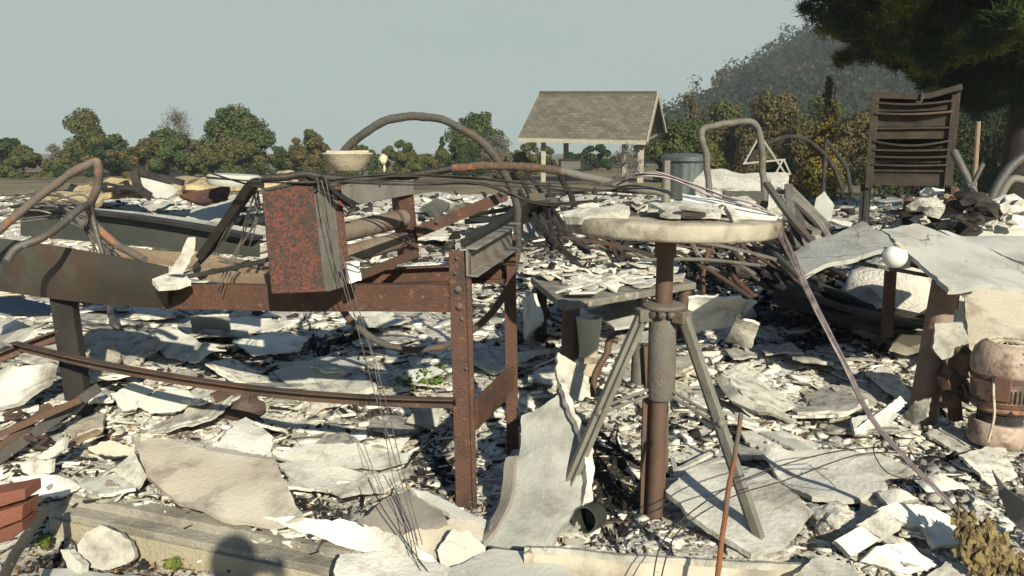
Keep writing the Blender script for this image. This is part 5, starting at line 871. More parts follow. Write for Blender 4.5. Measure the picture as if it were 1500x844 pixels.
# ------------------------------------------------------------------ hand-placed broken boards
SH = [
 ('warped_board', 'large tan warped board leaning in the lower left rubble', 'board', [(192, 640, .10), (240, 645, .12), (320, 662, .12), (402, 676, .13), (424, 720, .09), (444, 757, .06), (400, 768, .06), (330, 762, .06), (262, 738, .055), (215, 700, .06), (205, 668, .09)], 'board_tan', .022, .012),
 ('cap', 'white crumbly rim along the top of the board', '^',[(205, 641, .13), (240, 640, .14), (320, 655, .14), (405, 669, .145), (402, 678, .14), (320, 664, .13), (240, 648, .13), (208, 650, .12)], 'plaster_frag', .02, .012),
 ('plaster_chunk', 'white octagonal plaster chunk propped against the sill at lower left', 'plaster chunk', [(148, 768, 0, 2.87), (176, 780, 0, 2.86), (190, 792, 0, 2.85), (199, 815, 0, 2.83), (186, 828, 0, 2.81), (160, 836, 0, 2.80), (130, 832, 0, 2.80), (113, 818, 0, 2.82), (114, 798, 0, 2.84), (126, 780, 0, 2.86)], 'plaster_frag', .03, .008),
 ('plaster_chunk', 'elongated grey white chunk left of the octagonal plaster chunk', 'plaster chunk', [(82, 806, .06), (95, 806, .07), (122, 828, .05), (120, 840, .02), (100, 836, .01)], 'plaster', .03, .008),
 ('plaster_board', 'pale board lying at the bottom edge under the octagonal chunk', 'board', [(57, 832, .02), (100, 830, .02), (160, 838, .02), (215, 850, .02), (200, 870, .02), (60, 865, .02)], 'board_grey', .03, .006),
 ('curved_slab', 'tall curved grey white slab standing right of the rusty frame leg', 'slab', [(822, 566, 0, 3.25), (812, 580, 0, 3.2), (764, 608, 0, 3.2), (762, 660, 0, 3.12), (748, 720, 0, 2.98), (706, 796, 0, 2.76), (760, 802, 0, 2.70), (808, 800, 0, 2.72), (842, 745, 0, 2.86), (862, 735, 0, 2.92), (866, 690, 0, 3.0), (862, 640, 0, 3.08), (846, 618, 0, 3.12), (836, 590, 0, 3.2)], 'slab_grey', .02, .012),
 ('rim', 'thick crumbling white edge', '^', [(820, 560, 0, 3.2), (830, 562, 0, 3.2), (842, 600, 0, 3.12), (852, 618, 0, 3.08), (866, 640, 0, 3.04), (870, 690, 0, 2.96), (868, 735, 0, 2.88), (852, 742, 0, 2.86), (858, 700, 0, 2.93), (858, 650, 0, 3.0), (846, 624, 0, 3.06), (834, 600, 0, 3.12)], 'plaster_frag', .035, .012),
 ('plaster_piece', 'bright white piece standing on top of the curved slab', 'plaster piece', [(818, 516, 0, 3.5), (840, 530, 0, 3.5), (864, 552, 0, 3.5), (866, 580, 0, 3.45), (838, 592, 0, 3.4), (820, 575, 0, 3.4), (814, 548, 0, 3.45)], 'plaster_frag', .02, .014),
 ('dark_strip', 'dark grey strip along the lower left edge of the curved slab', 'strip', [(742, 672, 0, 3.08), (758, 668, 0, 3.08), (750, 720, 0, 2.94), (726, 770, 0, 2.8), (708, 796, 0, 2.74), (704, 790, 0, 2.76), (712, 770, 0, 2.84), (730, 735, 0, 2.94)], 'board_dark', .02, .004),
 ('dark_tile', 'brown grey bent tile left of the front leg foot', 'tile', [(522, 762, .09), (560, 735, .12), (605, 716, .13), (640, 735, .12), (655, 762, .10), (620, 775, .07), (568, 795, .03), (540, 778, .06)], 'board_dark', .022, .006),
 ('white_strip', 'pale raised strip behind the brown grey tile', 'strip', [(600, 716, .14), (625, 722, .14), (680, 748, .10), (712, 762, .08), (708, 770, .07), (660, 752, .10), (615, 732, .12)], 'board_grey', .02, .006),
 ('tan_board', 'tan board lying under the brown grey tile at lower middle', 'board', [(560, 795, .05), (600, 778, .08), (660, 760, .08), (712, 770, .06), (706, 790, .04), (660, 812, .04), (600, 820, .03)], 'board_tan', .02, .008),
 ('plaster_chunk', 'greenish white angular chunk at lower middle left of the curved slab', 'plaster chunk', [(662, 778, .10), (690, 780, .11), (712, 800, .09), (706, 826, .05), (672, 842, .03), (645, 828, .05), (640, 806, .08)], 'board_grey', .03, .01),
 ('plaster_board', 'wide cream board along the top of the sill at lower middle', 'board', [(384, 758, .05), (420, 756, .06), (520, 765, .07), (600, 790, .06), (640, 822, .04), (600, 828, .03), (500, 800, .03), (430, 775, .03)], 'plaster', .02, .012),
 ('plaster_board', 'cream board at the bottom edge left of the greenish chunk', 'board', [(498, 815, 0, 2.6), (560, 806, 0, 2.62), (640, 826, 0, 2.6), (700, 850, 0, 2.5), (640, 880, 0, 2.4), (500, 870, 0, 2.4), (488, 838, 0, 2.5)], 'plaster', .03, .01),
 ('board', 'grey board at the bottom edge under the foot of the curved slab', 'board', [(660, 830, 0, 2.55), (720, 800, 0, 2.65), (790, 808, 0, 2.64), (835, 835, 0, 2.55), (830, 870, 0, 2.4), (650, 870, 0, 2.4)], 'board_grey', .03, .01),
 ('plaster_board', 'uppermost white layered sheet in the middle of the lower left rubble', 'board', [(402, 668, .06), (450, 648, .08), (520, 650, .10), (600, 662, .09), (596, 672, .08), (545, 686, .06), (500, 684, .06), (440, 680, .05)], 'plaster', .016, .014),
 ('plaster_board', 'second white layered sheet below the uppermost one at lower left', 'board', [(408, 680, .05), (470, 676, .07), (540, 692, .07), (520, 708, .05), (480, 718, .04), (430, 708, .04)], 'plaster', .016, .014),
 ('plaster_board', 'third white layered sheet ending near the rusty frame leg', 'board', [(480, 718, .05), (540, 700, .07), (580, 690, .08), (588, 702, .07), (560, 718, .05), (500, 726, .04)], 'plaster_frag', .016, .012),
 ('plaster_board', 'white board left of the sheets behind the large tan board', 'board', [(270, 700, .03), (330, 640, .06), (360, 610, .06), (400, 640, .07), (395, 665, .06), (330, 660, .05)], 'plaster', .016, .014),
 ('cream_board', 'rounded cream board over the bricks at the left', 'board', [(16, 700, .09), (60, 694, .10), (100, 700, .09), (122, 712, .07), (100, 725, .05), (50, 728, .05), (30, 716, .06)], 'plaster', .016, .012),
 ('cream_board', 'second cream board above the rounded one at the left', 'board', [(30, 680, .12), (80, 672, .13), (78, 692, .10), (50, 698, .09), (34, 692, .1)], 'plaster_frag', .016, .01),
 ('cream_board', 'angled cream board pointing right at the left of the rubble', 'board', [(50, 672, .14), (96, 640, .16), (96, 658, .14), (70, 674, .12)], 'plaster', .016, .01),
 ('cream_board', 'tan brown cream board left of the large tan board', 'board', [(128, 655, .10), (160, 645, .12), (195, 655, .12), (200, 668, .10), (168, 668, .08), (140, 664, .08)], 'board_tan', .014, .01),
 ('plaster_board', 'bright white corner piece against the left end of the large tan board', 'board', [(165, 690, .05), (195, 660, .10), (214, 695, .08), (200, 714, .04)], 'plaster_frag', .016, .008),
 ('stone_slab', 'large cream slab at the left edge under the lower side rail', 'slab', [(-30, 545, .10), (30, 538, .22), (80, 530, .28), (70, 560, .2), (30, 590, .10), (-30, 600, .05)], 'plaster', .03, .012),
 ('stone_slab', 'cream slab at the left edge above the lower side rail', 'slab', [(-30, 470, .10), (20, 468, .2), (50, 480, .22), (30, 500, .15), (-30, 510, .08)], 'plaster', .03, .012),
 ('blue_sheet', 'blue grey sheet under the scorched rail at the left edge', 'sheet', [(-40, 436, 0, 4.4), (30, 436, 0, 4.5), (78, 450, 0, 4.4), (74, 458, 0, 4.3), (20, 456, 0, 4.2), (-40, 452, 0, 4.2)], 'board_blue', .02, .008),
 ('grey_board', 'grey tile board lying below the sagging lower rail at left', 'board', [(195, 590, .08), (230, 572, .12), (275, 572, .13), (285, 585, .10), (265, 602, .06), (220, 606, .05)], 'board_grey', .016, .01),
 ('grey_board', 'white board beside the grey tile board below the lower rail at left', 'board', [(165, 580, .10), (195, 562, .12), (225, 570, .10), (200, 600, .06), (180, 602, .05)], 'plaster', .016, .01),
 ('blue_board', 'blue grey tilted tile under the front rail', 'tile', [(278, 466, .18), (335, 462, .20), (338, 490, .05), (282, 488, .05)], 'board_grey', .02, .008),
 ('plaster_board', 'white curled sheet in the shade under the front rail', 'board', [(205, 486, .05), (250, 480, .12), (300, 500, .12), (330, 512, .08), (290, 530, .03), (240, 520, .03)], 'plaster', .014, .014),
 ('plaster_board', 'wide white sheet in the shade below the speckled end box', 'board', [(340, 500, .05), (400, 486, .10), (450, 492, .10), (440, 512, .05), (370, 520, .03)], 'plaster', .014, .014),
 ('plaster_board', 'white sheet right of the shade by the hoop bottom', 'board', [(300, 470, .05), (370, 462, .12), (430, 470, .10), (400, 482, .05), (330, 486, .03)], 'plaster', .014, .014),
 ('plaster_board', 'white sheet lying under the lower part of the hoop', 'board', [(400, 540, .05), (470, 528, .10), (520, 540, .08), (490, 558, .04), (420, 560, .03)], 'board_grey', .014, .014),
 ('plaster_board', 'grey white sheet in front of the green sprout', 'board', [(575, 548, .06), (620, 530, .10), (652, 545, .06), (610, 560, .03)], 'board_grey', .014, .01),
 ('plaster_board', 'white pointed sheet below the lower rail near the frame leg', 'board', [(592, 620, .06), (615, 595, .12), (650, 598, .10), (640, 625, .04)], 'plaster_frag', .014, .01),
 ('plaster_board', 'broad cream sheet seen between hoop and rusty rail', 'board', [(505, 470, .1), (560, 462, .14), (600, 468, .12), (560, 482, .08)], 'plaster_frag', .014, .014),
 ('leaning_board', 'pale slanted board leaning right of the rear leg', 'board', [(765, 440, .10), (780, 430, .4), (790, 470, .3), (770, 500, .05)], 'plaster', .02, .01),
 ('blue_board', 'wide pale blue board in the shade of the low square table', 'board', [(860, 454, 0, 5.6), (930, 440, 0, 5.7), (990, 446, 0, 5.6), (968, 470, 0, 5.3), (900, 478, 0, 5.2)], 'board_grey', .02, .008),
 ('plaster_board', 'large white board right of the tripod sleeve behind', 'board', [(1010, 440, .30), (1080, 436, .34), (1110, 444, .28), (1060, 480, .10), (1010, 492, .05)], 'plaster', .02, .01),
 ('plaster_board', 'angular white board leaning behind the tripod right leg', 'board', [(1062, 500, .03), (1080, 464, .28), (1112, 478, .22), (1100, 512, .03)], 'plaster_frag', .02, .008),
 ('curved_strip', 'long narrow curved white strip in the rubble right of the tripod', 'strip', [(1050, 548, .08), (1062, 552, .10), (1085, 578, .10), (1120, 594, .08), (1165, 606, .05), (1162, 614, .03), (1110, 604, .05), (1070, 586, .07), (1052, 562, .06)], 'plaster_frag', .03, .004),
 ('plaster_slab', 'large white slab lying across the right leg foot of the tripod', 'slab', [(975, 722, .08), (1005, 690, .12), (1060, 676, .12), (1120, 690, .12), (1165, 722, .10), (1190, 745, .06), (1150, 800, .02), (1100, 815, .01), (1060, 790, .03), (1010, 755, .05)], 'plaster', .025, .012),
 ('plaster_slab', 'broad white slab with a rounded left corner in the right foreground', 'slab', [(1116, 665, .10), (1130, 656, .12), (1210, 655, .13), (1290, 663, .11), (1345, 688, .06), (1290, 700, .05), (1300, 715, .04), (1262, 732, .03), (1190, 728, .03), (1140, 700, .05)], 'plaster', .025, .012),
 ('tile_block', 'leftmost thick tile of the row at the lower right', 'tile', [(1222, 792, .06), (1262, 770, .08), (1290, 790, .06), (1248, 815, .04)], 'plaster', .03, .004),
 ('tile_block', 'second thick tile of the row at the lower right', 'tile', [(1255, 768, .08), (1290, 748, .10), (1322, 766, .08), (1290, 786, .06)], 'plaster_frag', .03, .004),
 ('tile_block', 'upper broad tile piece of the row at the lower right', 'tile', [(1282, 748, .10), (1312, 736, .11), (1360, 742, .10), (1352, 770, .06), (1318, 764, .07)], 'plaster', .03, .006),
 ('tile_block', 'wide flat tile right of the tile row near the melted cable end', 'tile', [(1340, 738, .10), (1370, 742, .11), (1420, 775, .07), (1412, 796, .03), (1370, 800, .03), (1352, 772, .06)], 'plaster', .03, .008),
 ('tile_block', 'long flat tile in front of the row at the lower right', 'tile', [(1262, 822, .03), (1285, 800, .05), (1330, 795, .05), (1378, 830, .02), (1330, 842, .01)], 'plaster', .03, .008),
 ('tile_block', 'cream slab at the bottom edge near the right', 'tile', [(1160, 845, 0, 2.5), (1200, 812, 0, 2.6), (1240, 822, 0, 2.6), (1262, 850, 0, 2.5)], 'plaster_frag', .03, .008),
 ('tile_block', 'cream slab at the bottom right edge beside the tiles', 'tile', [(1350, 850, .0), (1390, 822, .04), (1440, 838, .02), (1445, 870, .0)], 'plaster_frag', .03, .008),
 ('bent_sheet', 'dark edged grey metal sheet curling at the right edge', 'sheet', [(1450, 686, .15), (1470, 712, .12), (1500, 735, .12), (1530, 770, .08), (1520, 800, .02), (1480, 762, .04), (1460, 725, .08)], 'board_dark', .012, .004),
 ('plaster_board', 'triangular white piece in the leaf litter at right', 'board', [(1340, 705, .05), (1376, 692, .12), (1420, 715, .06), (1360, 722, .03)], 'plaster', .02, .01),
 ('plaster_board', 'white block left of the triangular piece at right', 'board', [(1285, 718, .06), (1320, 716, .08), (1345, 732, .05), (1300, 742, .03)], 'plaster', .025, .008),
 ('grey_board', 'pointed cream plate at the foot of the thick rusty post', 'plate', [(1322, 610, .02), (1340, 588, .16), (1362, 584, .2), (1358, 612, .1), (1340, 622, .02)], 'plaster_frag', .02, .008),
 ('grey_board', 'long white plate slanting in front of the thick rusty post', 'plate', [(1250, 630, .05), (1320, 580, .16), (1330, 590, .12), (1275, 640, .03)], 'plaster_frag', .02, .008),
 ('grey_board', 'flat grey plate in the rubble left of the thick rusty post', 'plate', [(1248, 612, .08), (1290, 600, .12), (1318, 606, .10), (1290, 635, .04), (1252, 638, .03)], 'board_grey', .02, .008),
 ('leaning_board', 'pale cream panel with a shadow across it leaning behind the orange machine', 'panel', [(1412, 440, 0, 4.7), (1440, 415, 0, 4.9), (1540, 420, 0, 4.9), (1540, 490, 0, 4.4), (1480, 500, 0, 4.3), (1420, 515, 0, 4.3)], 'board_tan', .02, .008),
 ('leaning_board', 'white jagged panel standing behind the dark timbers', 'panel', [(1255, 425, 0, 5.6), (1290, 410, 0, 5.7), (1345, 402, 0, 5.7), (1362, 420, 0, 5.7), (1362, 466, 0, 5.5), (1290, 460, 0, 5.5)], 'plaster', .02, .02),
 ('leaning_board', 'tan board with a scorched edge left of the jagged white panel', 'panel', [(1220, 428, 0, 5.7), (1248, 422, 0, 5.7), (1262, 450, 0, 5.6), (1228, 448, 0, 5.6)], 'board_tan', .02, .008),
 ('leaning_board', 'grey board lying low between the dark timbers and the thick post', 'panel', [(1302, 512, .05), (1320, 492, .2), (1370, 478, .3), (1362, 515, .1), (1330, 520, .05)], 'board_tan', .02, .008),
 ('plaster_board', 'white board in the sunlit rubble far behind the diagonal brace', 'board', [(650, 312, .2), (680, 296, .5), (712, 300, .5), (715, 318, .2)], 'plaster', .03, .02),
 ('plaster_board', 'tilted grey board behind the diagonal brace', 'board', [(615, 305, .1), (640, 290, .4), (660, 300, .4), (640, 322, .1)], 'board_grey', .03, .02),
 ('round_plate', 'round grey plate standing right of the hoop among dark bars', 'plate', [(762, 325, 0, 7), (775, 316, 0, 7.1), (790, 320, 0, 7.1), (796, 335, 0, 7), (788, 347, 0, 6.9), (770, 348, 0, 6.9), (760, 338, 0, 6.9)], 'board_dark', .03, .006),
 ('drift_sheet', 'upright grey curved sheet standing left of the drawer cabinet', 'sheet', [(1190, 318, 0, 7), (1196, 290, 0, 7.1), (1208, 280, 0, 7.1), (1222, 300, 0, 7.0), (1216, 325, 0, 6.9)], 'board_grey', .02, .006),
 ('pale_board', 'pale slanted slat above the dark timbers at right', 'board', [(1112, 400, .2), (1128, 384, .4), (1136, 386, .38), (1120, 406, .2)], 'leg_grey', .02, .004),
]
last = {}
for nm, lab, cat, pts, mt, th, jag in SH:
    if cat == '^': sheet(nm, None, None, pts, mt, th, jag, .012, parent=last['curved_slab' if nm == 'rim' else 'warped_board'])['label'] = lab
    else:
        pts = [(p[0], p[1], p[2]+.028) if len(p) == 3 else p for p in pts]
        last[nm] = sheet(nm, lab, cat, pts, mt, th, jag, .012)
m = MB(); m.rock(G(1222, 762, .03), .085, 4, 3, (1.15, 1, .7), .45); solo('grey_rock', 'rough round grey ash lump in the right foreground', 'rock', m, M['ash'])
m = MB(); m.rock(G(1000, 690, .02), .03, 2, 3); 
for lab, a, b, w, mt in (('white square stick lying right of the tripod column foot', (975, 705), (1052, 697), .018, 'plaster_frag'), ('first pale wedge fanned behind the rusty rod', (985, 700), (1062, 672), .02, 'board_grey'), ('second pale wedge fanned behind the rusty rod', (992, 690), (1050, 660), .016, 'plaster_frag'), ('short pale stick upright near the tripod third leg', (985, 672), (992, 700), .014, 'board_grey')):
    m = MB(); m.sweep(rect(w*1.6, w), [G(*a, .05), G(*b, .05)], (0, 0, 1)); solo('plaster_stick', lab, 'stick', m, M[mt])
# angle bars at left
for lab, a, b, w, mt in (('long dark angle bar lying diagonally at the left, lower end at the edge', (-30, 702, .12), (150, 573, .24), .05, 'steel'), ('thin rust bar crossing under the diagonal angle bar at left', (-30, 655, .15), (120, 590, .24), .03, 'rust_dull'), ('purple grey bar lying flat above the bricks', (-30, 690, .1), (80, 598, .2), .04, 'rust_dull'), ('charred wood stick left of the large tan board', (92, 655, .10), (145, 632, .12), .035, 'wood')):
    m = MB(); m.sweep(ang(w, w, .006) if mt != 'wood' else rect(w, w*.5), [G(*a), G(*b)], (0, 0, 1)); solo('metal_bar', lab, 'bar', m, M[mt])
m = MB()
for k in range(6): q = [G(10+k*12+rd.uniform(-20, 20), 600+k*12+rd.uniform(-8, 8), .1+rd.uniform(0, .05)) for _ in range(4)]; m.tube(crv(q, 5, True), .009, 6, closed=True)
solo('ornate_ironwork', 'twisted purple rusted ironwork lying at the left edge', 'ironwork', m, M['rust_dull'])
m = MB(); m.tube(crv([G(160, 440, .15), D(165, 470, 4.9), G(185, 492, .1), G(235, 512, .05)], 8), .022, 10); solo('bent_pipe', 'dark bent tube curving down to the rubble below the scorched rail', 'pipe', m, M['steel'])
m = MB(); m.tube(crv([G(245, 440, .1), G(270, 458, .1), G(320, 466, .08), G(350, 448, .1)], 8), .006, 6); solo('wire', 'thin curved wire lying below the scorched rail', 'wire', m, M['wire'])
# green sprouts
def sprout(lab, px, py, r_, n, seed):
    rng = np.random.default_rng(seed); b = G(px, py, 0); v, f = leaves([(b.x, b.y, b.z+.04)], [r_], n, .016, rng, .45, .8); me = npmesh('leaves', v-np.array(b), f, M['plant']); t = thing('green_sprout', lab, 'plant', b); o = bpy.data.objects.new('leaves', me); COL.objects.link(o); o.parent = t
    m = MB(); [m.tube([b, b+V(rng.normal()*r_*.5, rng.normal()*r_*.5, .06)], .002, 4) for _ in range(7)]; part(t, 'stems', m, M['plant'])
sprout('small green weed growing in the rubble left of the front leg', 620, 560, .14, 260, 1)
sprout('tiny weed at the bottom left corner by the sill', 65, 805, .035, 40, 2)
sprout('pale green weed at the bottom edge in front of the sill', 255, 838, .035, 40, 3)
# ------------------------------------------------------------------ bars and slats
def bars(name, cat, group, spec, n, w, mats, label, seed, tubes=False):
    rd = random.Random(seed)
    for i in range(n):
        x0, y0, x1, y1, jx, jy, d, h = spec; a = (x0+rd.gauss(0, jx), y0+rd.gauss(0, jy)); b = (x1+rd.gauss(0, jx), y1+rd.gauss(0, jy)); dd = d+rd.gauss(0, .25)
        p, q = D(*a, dd+h), D(*b, dd-h); ww = w*rd.uniform(.5, 1.3); m = MB(); md = p.lerp(q, .5)+V(rd.gauss(0, .03), 0, rd.gauss(-.02, .03)); pt = crv([p, md, q], 4)
        if rd.random() < (.6 if tubes else .15): m.tube(pt, ww*.5, 8)
        else: m.sweep(rect(ww, ww*.45), pt, (0, 0, 1))
        solo(name, label, cat, m, M[rd.choice(mats)], group)
bars('charred_timber', 'timber', 'charred timbers stacked under the workbench boards', (1130, 412, 1355, 492, 16, 12, 5.3, .35), 26, .07, ['char', 'char', 'steel_dark'], 'long black charred timber in the stack left of the thick post', 1)
bars('scorched_pole', 'pole', 'poles lying left of the workbench boards', (1110, 350, 1200, 418, 18, 14, 5.8, .3), 12, .045, ['steel', 'steel_dark', 'leg_grey', 'rust_dull'], 'scorched pole lying in the tangle left of the warped boards', 2, True)
bars('scorched_pole', 'pole', 'poles leaning right of the round table', (1150, 290, 1195, 355, 14, 10, 6.2, .2), 8, .07, ['steel', 'leg_grey'], 'grey pole leaning in the tangle right of the round table', 3, True)
bars('charred_bar', 'bar', 'dark bars tangled between hoop and round table', (775, 290, 835, 365, 20, 16, 6.2, .2), 10, .045, ['char', 'steel_dark', 'steel_dark'], 'dark bent bar in the tangle between hoop and round table', 4)
bars('charred_bar', 'bar', 'dark bars in the shade under the round table', (850, 345, 940, 385, 40, 14, 6.5, .2), 14, .035, ['char', 'steel_dark', 'rust_dull', 'leg_grey'], 'burnt bar lying behind the low square table', 5)
bars('charred_bar', 'bar', 'bars in the dark rubble right of the tripod column', (1010, 370, 1100, 410, 40, 18, 6.0, .2), 18, .035, ['char', 'steel_dark', 'rust_dull', 'leg_grey', 'rust'], 'burnt bar in the dark rubble right of the tripod column', 6, True)
bars('burnt_stick', 'stick', 'sticks in the heap right of the drawer cabinet', (1330, 318, 1400, 290, 26, 12, 5.5, .3), 18, .035, ['leg_grey', 'wood', 'steel_dark', 'char'], 'burnt stick in the heap on top of the right boards', 7)
bars('dark_beam', 'beam', 'beams leaning left of the round table', (680, 330, 800, 285, 10, 10, 6.6, .5), 5, .11, ['char', 'steel_green'], 'long dark beam slanting up towards the round table', 8)
# ------------------------------------------------------------------ scatter: broken plaster, char, leaves
def plate_template(n, rd, th):
    a0 = rd.uniform(0, 6.28); el = rd.uniform(.45, 1.0); pts = []
    for k in range(n): a = a0+k/n*6.283+rd.uniform(-.25, .25); r_ = rd.uniform(.62, 1.05); pts.append((math.cos(a)*r_, math.sin(a)*r_*el))
    vs = [(x, y, .0+.05*rd.uniform(-1, 1)) for x, y in pts]+[(x*rd.uniform(.93, 1.02), y*rd.uniform(.93, 1.02), -th*rd.uniform(.7, 1.2)) for x, y in pts]
    fs = [(0, k, k+1) for k in range(1, n-1)]+[(n, n+k+1, n+k) for k in range(1, n-1)]
    for k in range(n): j = (k+1) % n; fs += [(k, k+n, j+n), (k, j+n, j)]
    return np.array(vs), np.array(fs)
def chunk_template(rd):
    bm = bmesh.new(); bmesh.ops.create_icosphere(bm, subdivisions=1, radius=1); s = rd.uniform(0, 90)
    for v in bm.verts:
        v.co *= 1+.45*noise.noise(v.co*1.7+Vector((s, 0, 0)))
    fx, fy, fz = 1, rd.uniform(.45, .9), rd.uniform(.3, .7)
    for q in range(4):
        nn = Vector((rd.gauss(0, 1), rd.gauss(0, 1), rd.gauss(0, 1))).normalized(); dd = rd.uniform(.25, .7)
        for v in bm.verts:
            e = v.co.dot(nn)-dd
            if e > 0: v.co -= nn*e
    for v in bm.verts: v.co.x *= fx; v.co.y *= fy; v.co.z *= fz
    vs = np.array([tuple(v.co) for v in bm.verts]); fs = np.array([tuple(v.index for v in f.verts) for f in bm.faces]); bm.free(); return vs, fs
rd = random.Random(21)
PT = [plate_template(rd.choice((4, 5, 5, 6, 7, 8)), rd, rd.uniform(.08, .28)) for _ in range(26)]
CT = [chunk_template(rd) for _ in range(14)]
def rotm(rd, tilt): return (Matrix.Rotation(rd.uniform(0, 6.283), 3, 'Z') @ Matrix.Rotation(rd.gauss(0, tilt), 3, 'X') @ Matrix.Rotation(rd.gauss(0, tilt), 3, 'Y') @ Matrix.Rotation(rd.uniform(0, 6.283), 3, 'Z'))
def samp(rd, y0=262, y1=860, bias=1.0):
    while True:
        px = rd.uniform(-260, 1760); py = y0+(y1-y0)*rd.random()**bias
        r_ = ray(px, py); 
        p = G(px, py, 0)
        if p.y > 23: continue
        return px, py, p
def scatter_stuff(name, label, tmpl, n, lo, hi, tilt, mat, seed, pick=None, y0=270, cat='rubble', zf=.3):
    rd = random.Random(seed); VV = []; FF = []; o = 0; c = 0
    while c < n:
        px, py, p = samp(rd, y0)
        k = char_shade(p.x, p.y, p.z)
        if pick and not pick(k, rd, p): continue
        ppx = lo*(hi/lo)**(rd.random()**1.6)       # size in photo pixels, so detail stays even with distance
        s = min(ppx/F*p.y*.5, .16); v, f = rd.choice(tmpl); Mx = np.array(rotm(rd, tilt)); q = (v*s)@Mx.T+np.array((p.x, p.y, p.z+s*zf*rd.uniform(-.3, 1.3)))
        VV.append(q); FF.append(f+o); o += len(v); c += 1
    me = npmesh(name, np.concatenate(VV), np.concatenate(FF), M[mat]); ob = bpy.data.objects.new(name, me); COL.objects.link(ob); tagit(ob, label, cat, kind='stuff'); return ob
def inrub(p): return p.y > sill_y(max(-2.2, p.x))+.02+(.12 if -.05 < p.x < 1.25 else 0)
scatter_stuff('plaster_rubble', 'small broken plaster bits covering the rubble field', PT, 18000, 6, 52, .2, 'plaster_small', 31, lambda k, r, p: r.random() > k*1.35-.05 and inrub(p), zf=.15)
scatter_stuff('crumbled_rubble', 'small crumbled lumps of plaster and ash in the rubble', CT, 3800, 3, 13, 1.5, 'plaster_small', 32, lambda k, r, p: r.random() > k*1.2-.1 and inrub(p), zf=.2)
scatter_stuff('charcoal_rubble', 'black charcoal bits between the plaster pieces', CT, 5000, 4, 18, 1.5, 'char_small', 33, lambda k, r, p: r.random() < -.12+k*1.5, zf=.4)
scatter_stuff('charcoal_rubble', 'dark flat flakes between the plaster pieces', PT, 5500, 6, 30, .5, 'char_small', 34, lambda k, r, p: r.random() < -.05+k*1.3, zf=.3)
def stick_t(rd):
    a = rd.uniform(.03, .07); b = a*rd.uniform(.3, 1); j = lambda: rd.uniform(-.06, .06); v = [(x, y*a+j()*.3, z*b) for x in (-1, 1) for y in (-1, 1) for z in (-1, 1)]; m_ = [(0, y*a+.08, z*b) for y in (-1, 1) for z in (-1, 1)]
    V_ = [v[0], v[1], v[2], v[3]]+m_+[v[4], v[5], v[6], v[7]]; f = []
    for o in (0, 4):
        for q in ((0, 1, 5, 4), (1, 3, 7, 5), (3, 2, 6, 7), (2, 0, 4, 6)): q = [i+o for i in q]; f += [(q[0], q[1], q[2]), (q[0], q[2], q[3])]
    f += [(0, 2, 3), (0, 3, 1), (8, 9, 11), (8, 11, 10)]
    return np.array(V_), np.array(f)
ST = [stick_t(rd) for _ in range(10)]
scatter_stuff('rusty_scraps', 'rusty nails, strips and wire ends strewn in the rubble', ST, 1500, 10, 60, .25, 'rust_dull', 36, lambda k, r, p: inrub(p), zf=.12)
scatter_stuff('charred_splinters', 'charred splinters strewn in the rubble', ST, 1500, 12, 70, .25, 'char_small', 37, lambda k, r, p: r.random() < .35+k, zf=.12)
scatter_stuff('pale_slivers', 'pale slivers and laths strewn in the rubble', ST, 1700, 12, 80, .2, 'plaster_small', 38, lambda k, r, p: inrub(p), zf=.14)
# dead leaves
def leaf_t(rd): return np.array([(-1, 0, 0), (0, -.42, .3), (1, 0, .1), (0, .42, .35)]), np.array([(0, 1, 2), (0, 2, 3)])
scatter_stuff('fallen_leaves', 'dry brown leaves lying between the rubble pieces', [leaf_t(rd)], 3600, 6, 17, .5, 'leaf_litter', 35, lambda k, r, p: p.y < 5 and (r.random() < .18+.5*(nz(p.x*1.2, p.y*1.2, 40) > .12) or (not inrub(p) and p.x < -.3)), y0=480, cat='leaves', zf=.2)
# individual pieces one can tell apart
def protos(tm, mats, nm):
    out = []
    for i, (v, f) in enumerate(tm):
        me = npmesh(nm, v, f, M[mats[i % len(mats)]]); me.set_sharp_from_angle(angle=R(38)); out.append(me)
    return out
def individuals(name, label, cat, group, tm, mats, n, lo, hi, tilt, seed, pick, y0=300, sub=None):
    rd = random.Random(seed); pr = protos(tm, mats, name); first = {}; c = 0
    while c < n:
        px, py, p = samp(rd, y0)
        if px < -30 or px > 1530: continue
        if not pick(char_shade(p.x, p.y, p.z), rd, p): continue
        s = min((lo+(hi-lo)*rd.random()**1.5)/F*p.y*.5, .38); i = rd.randrange(len(pr))
        if i not in first: ob = bpy.data.objects.new(name, pr[i]); first[i] = ob
        else: ob = first[i].copy()
        COL.objects.link(ob); m4 = rotm(rd, tilt).to_4x4(); ob.rotation_euler = m4.to_euler(); ob.location = p+V(0, 0, s*.22); ob.scale = (s, s, s)
        tagit(ob, label, cat, group); c += 1
def broken_proto(i, rd):
    n = rd.choice((4, 5, 5, 6, 7)); a0 = rd.uniform(0, 6.28); el = rd.uniform(.4, .95); W_ = []
    for k in range(n): a = a0+k/n*6.283+rd.uniform(-.3, .3); r_ = rd.uniform(.6, 1.08); x, y = math.cos(a)*r_, math.sin(a)*r_*el; W_.append(V(x, y, .10*rd.uniform(-1, 1)*(i % 3 == 0)+.10*x*x*rd.choice((0, 1, -1))))
    th = rd.uniform(.04, .085); mb = sheet_mb(W_, th, .05, .02, 9, i*2.3)
    if i % 2:      # a second, torn layer below the first one
        m2 = sheet_mb([V(p.x*1.07+.05, p.y*1.05-.04, p.z-th*.9) for p in W_], th*.8, .09, .02, 9, i*5.1); mb.add(m2.v, m2.f, True)
    v = np.array([tuple(p) for p in mb.v]); f = []
    for q in mb.f:
        for k in range(1, len(q)-1): f.append((q[0], q[k], q[k+1]))
    return v, np.array(f)
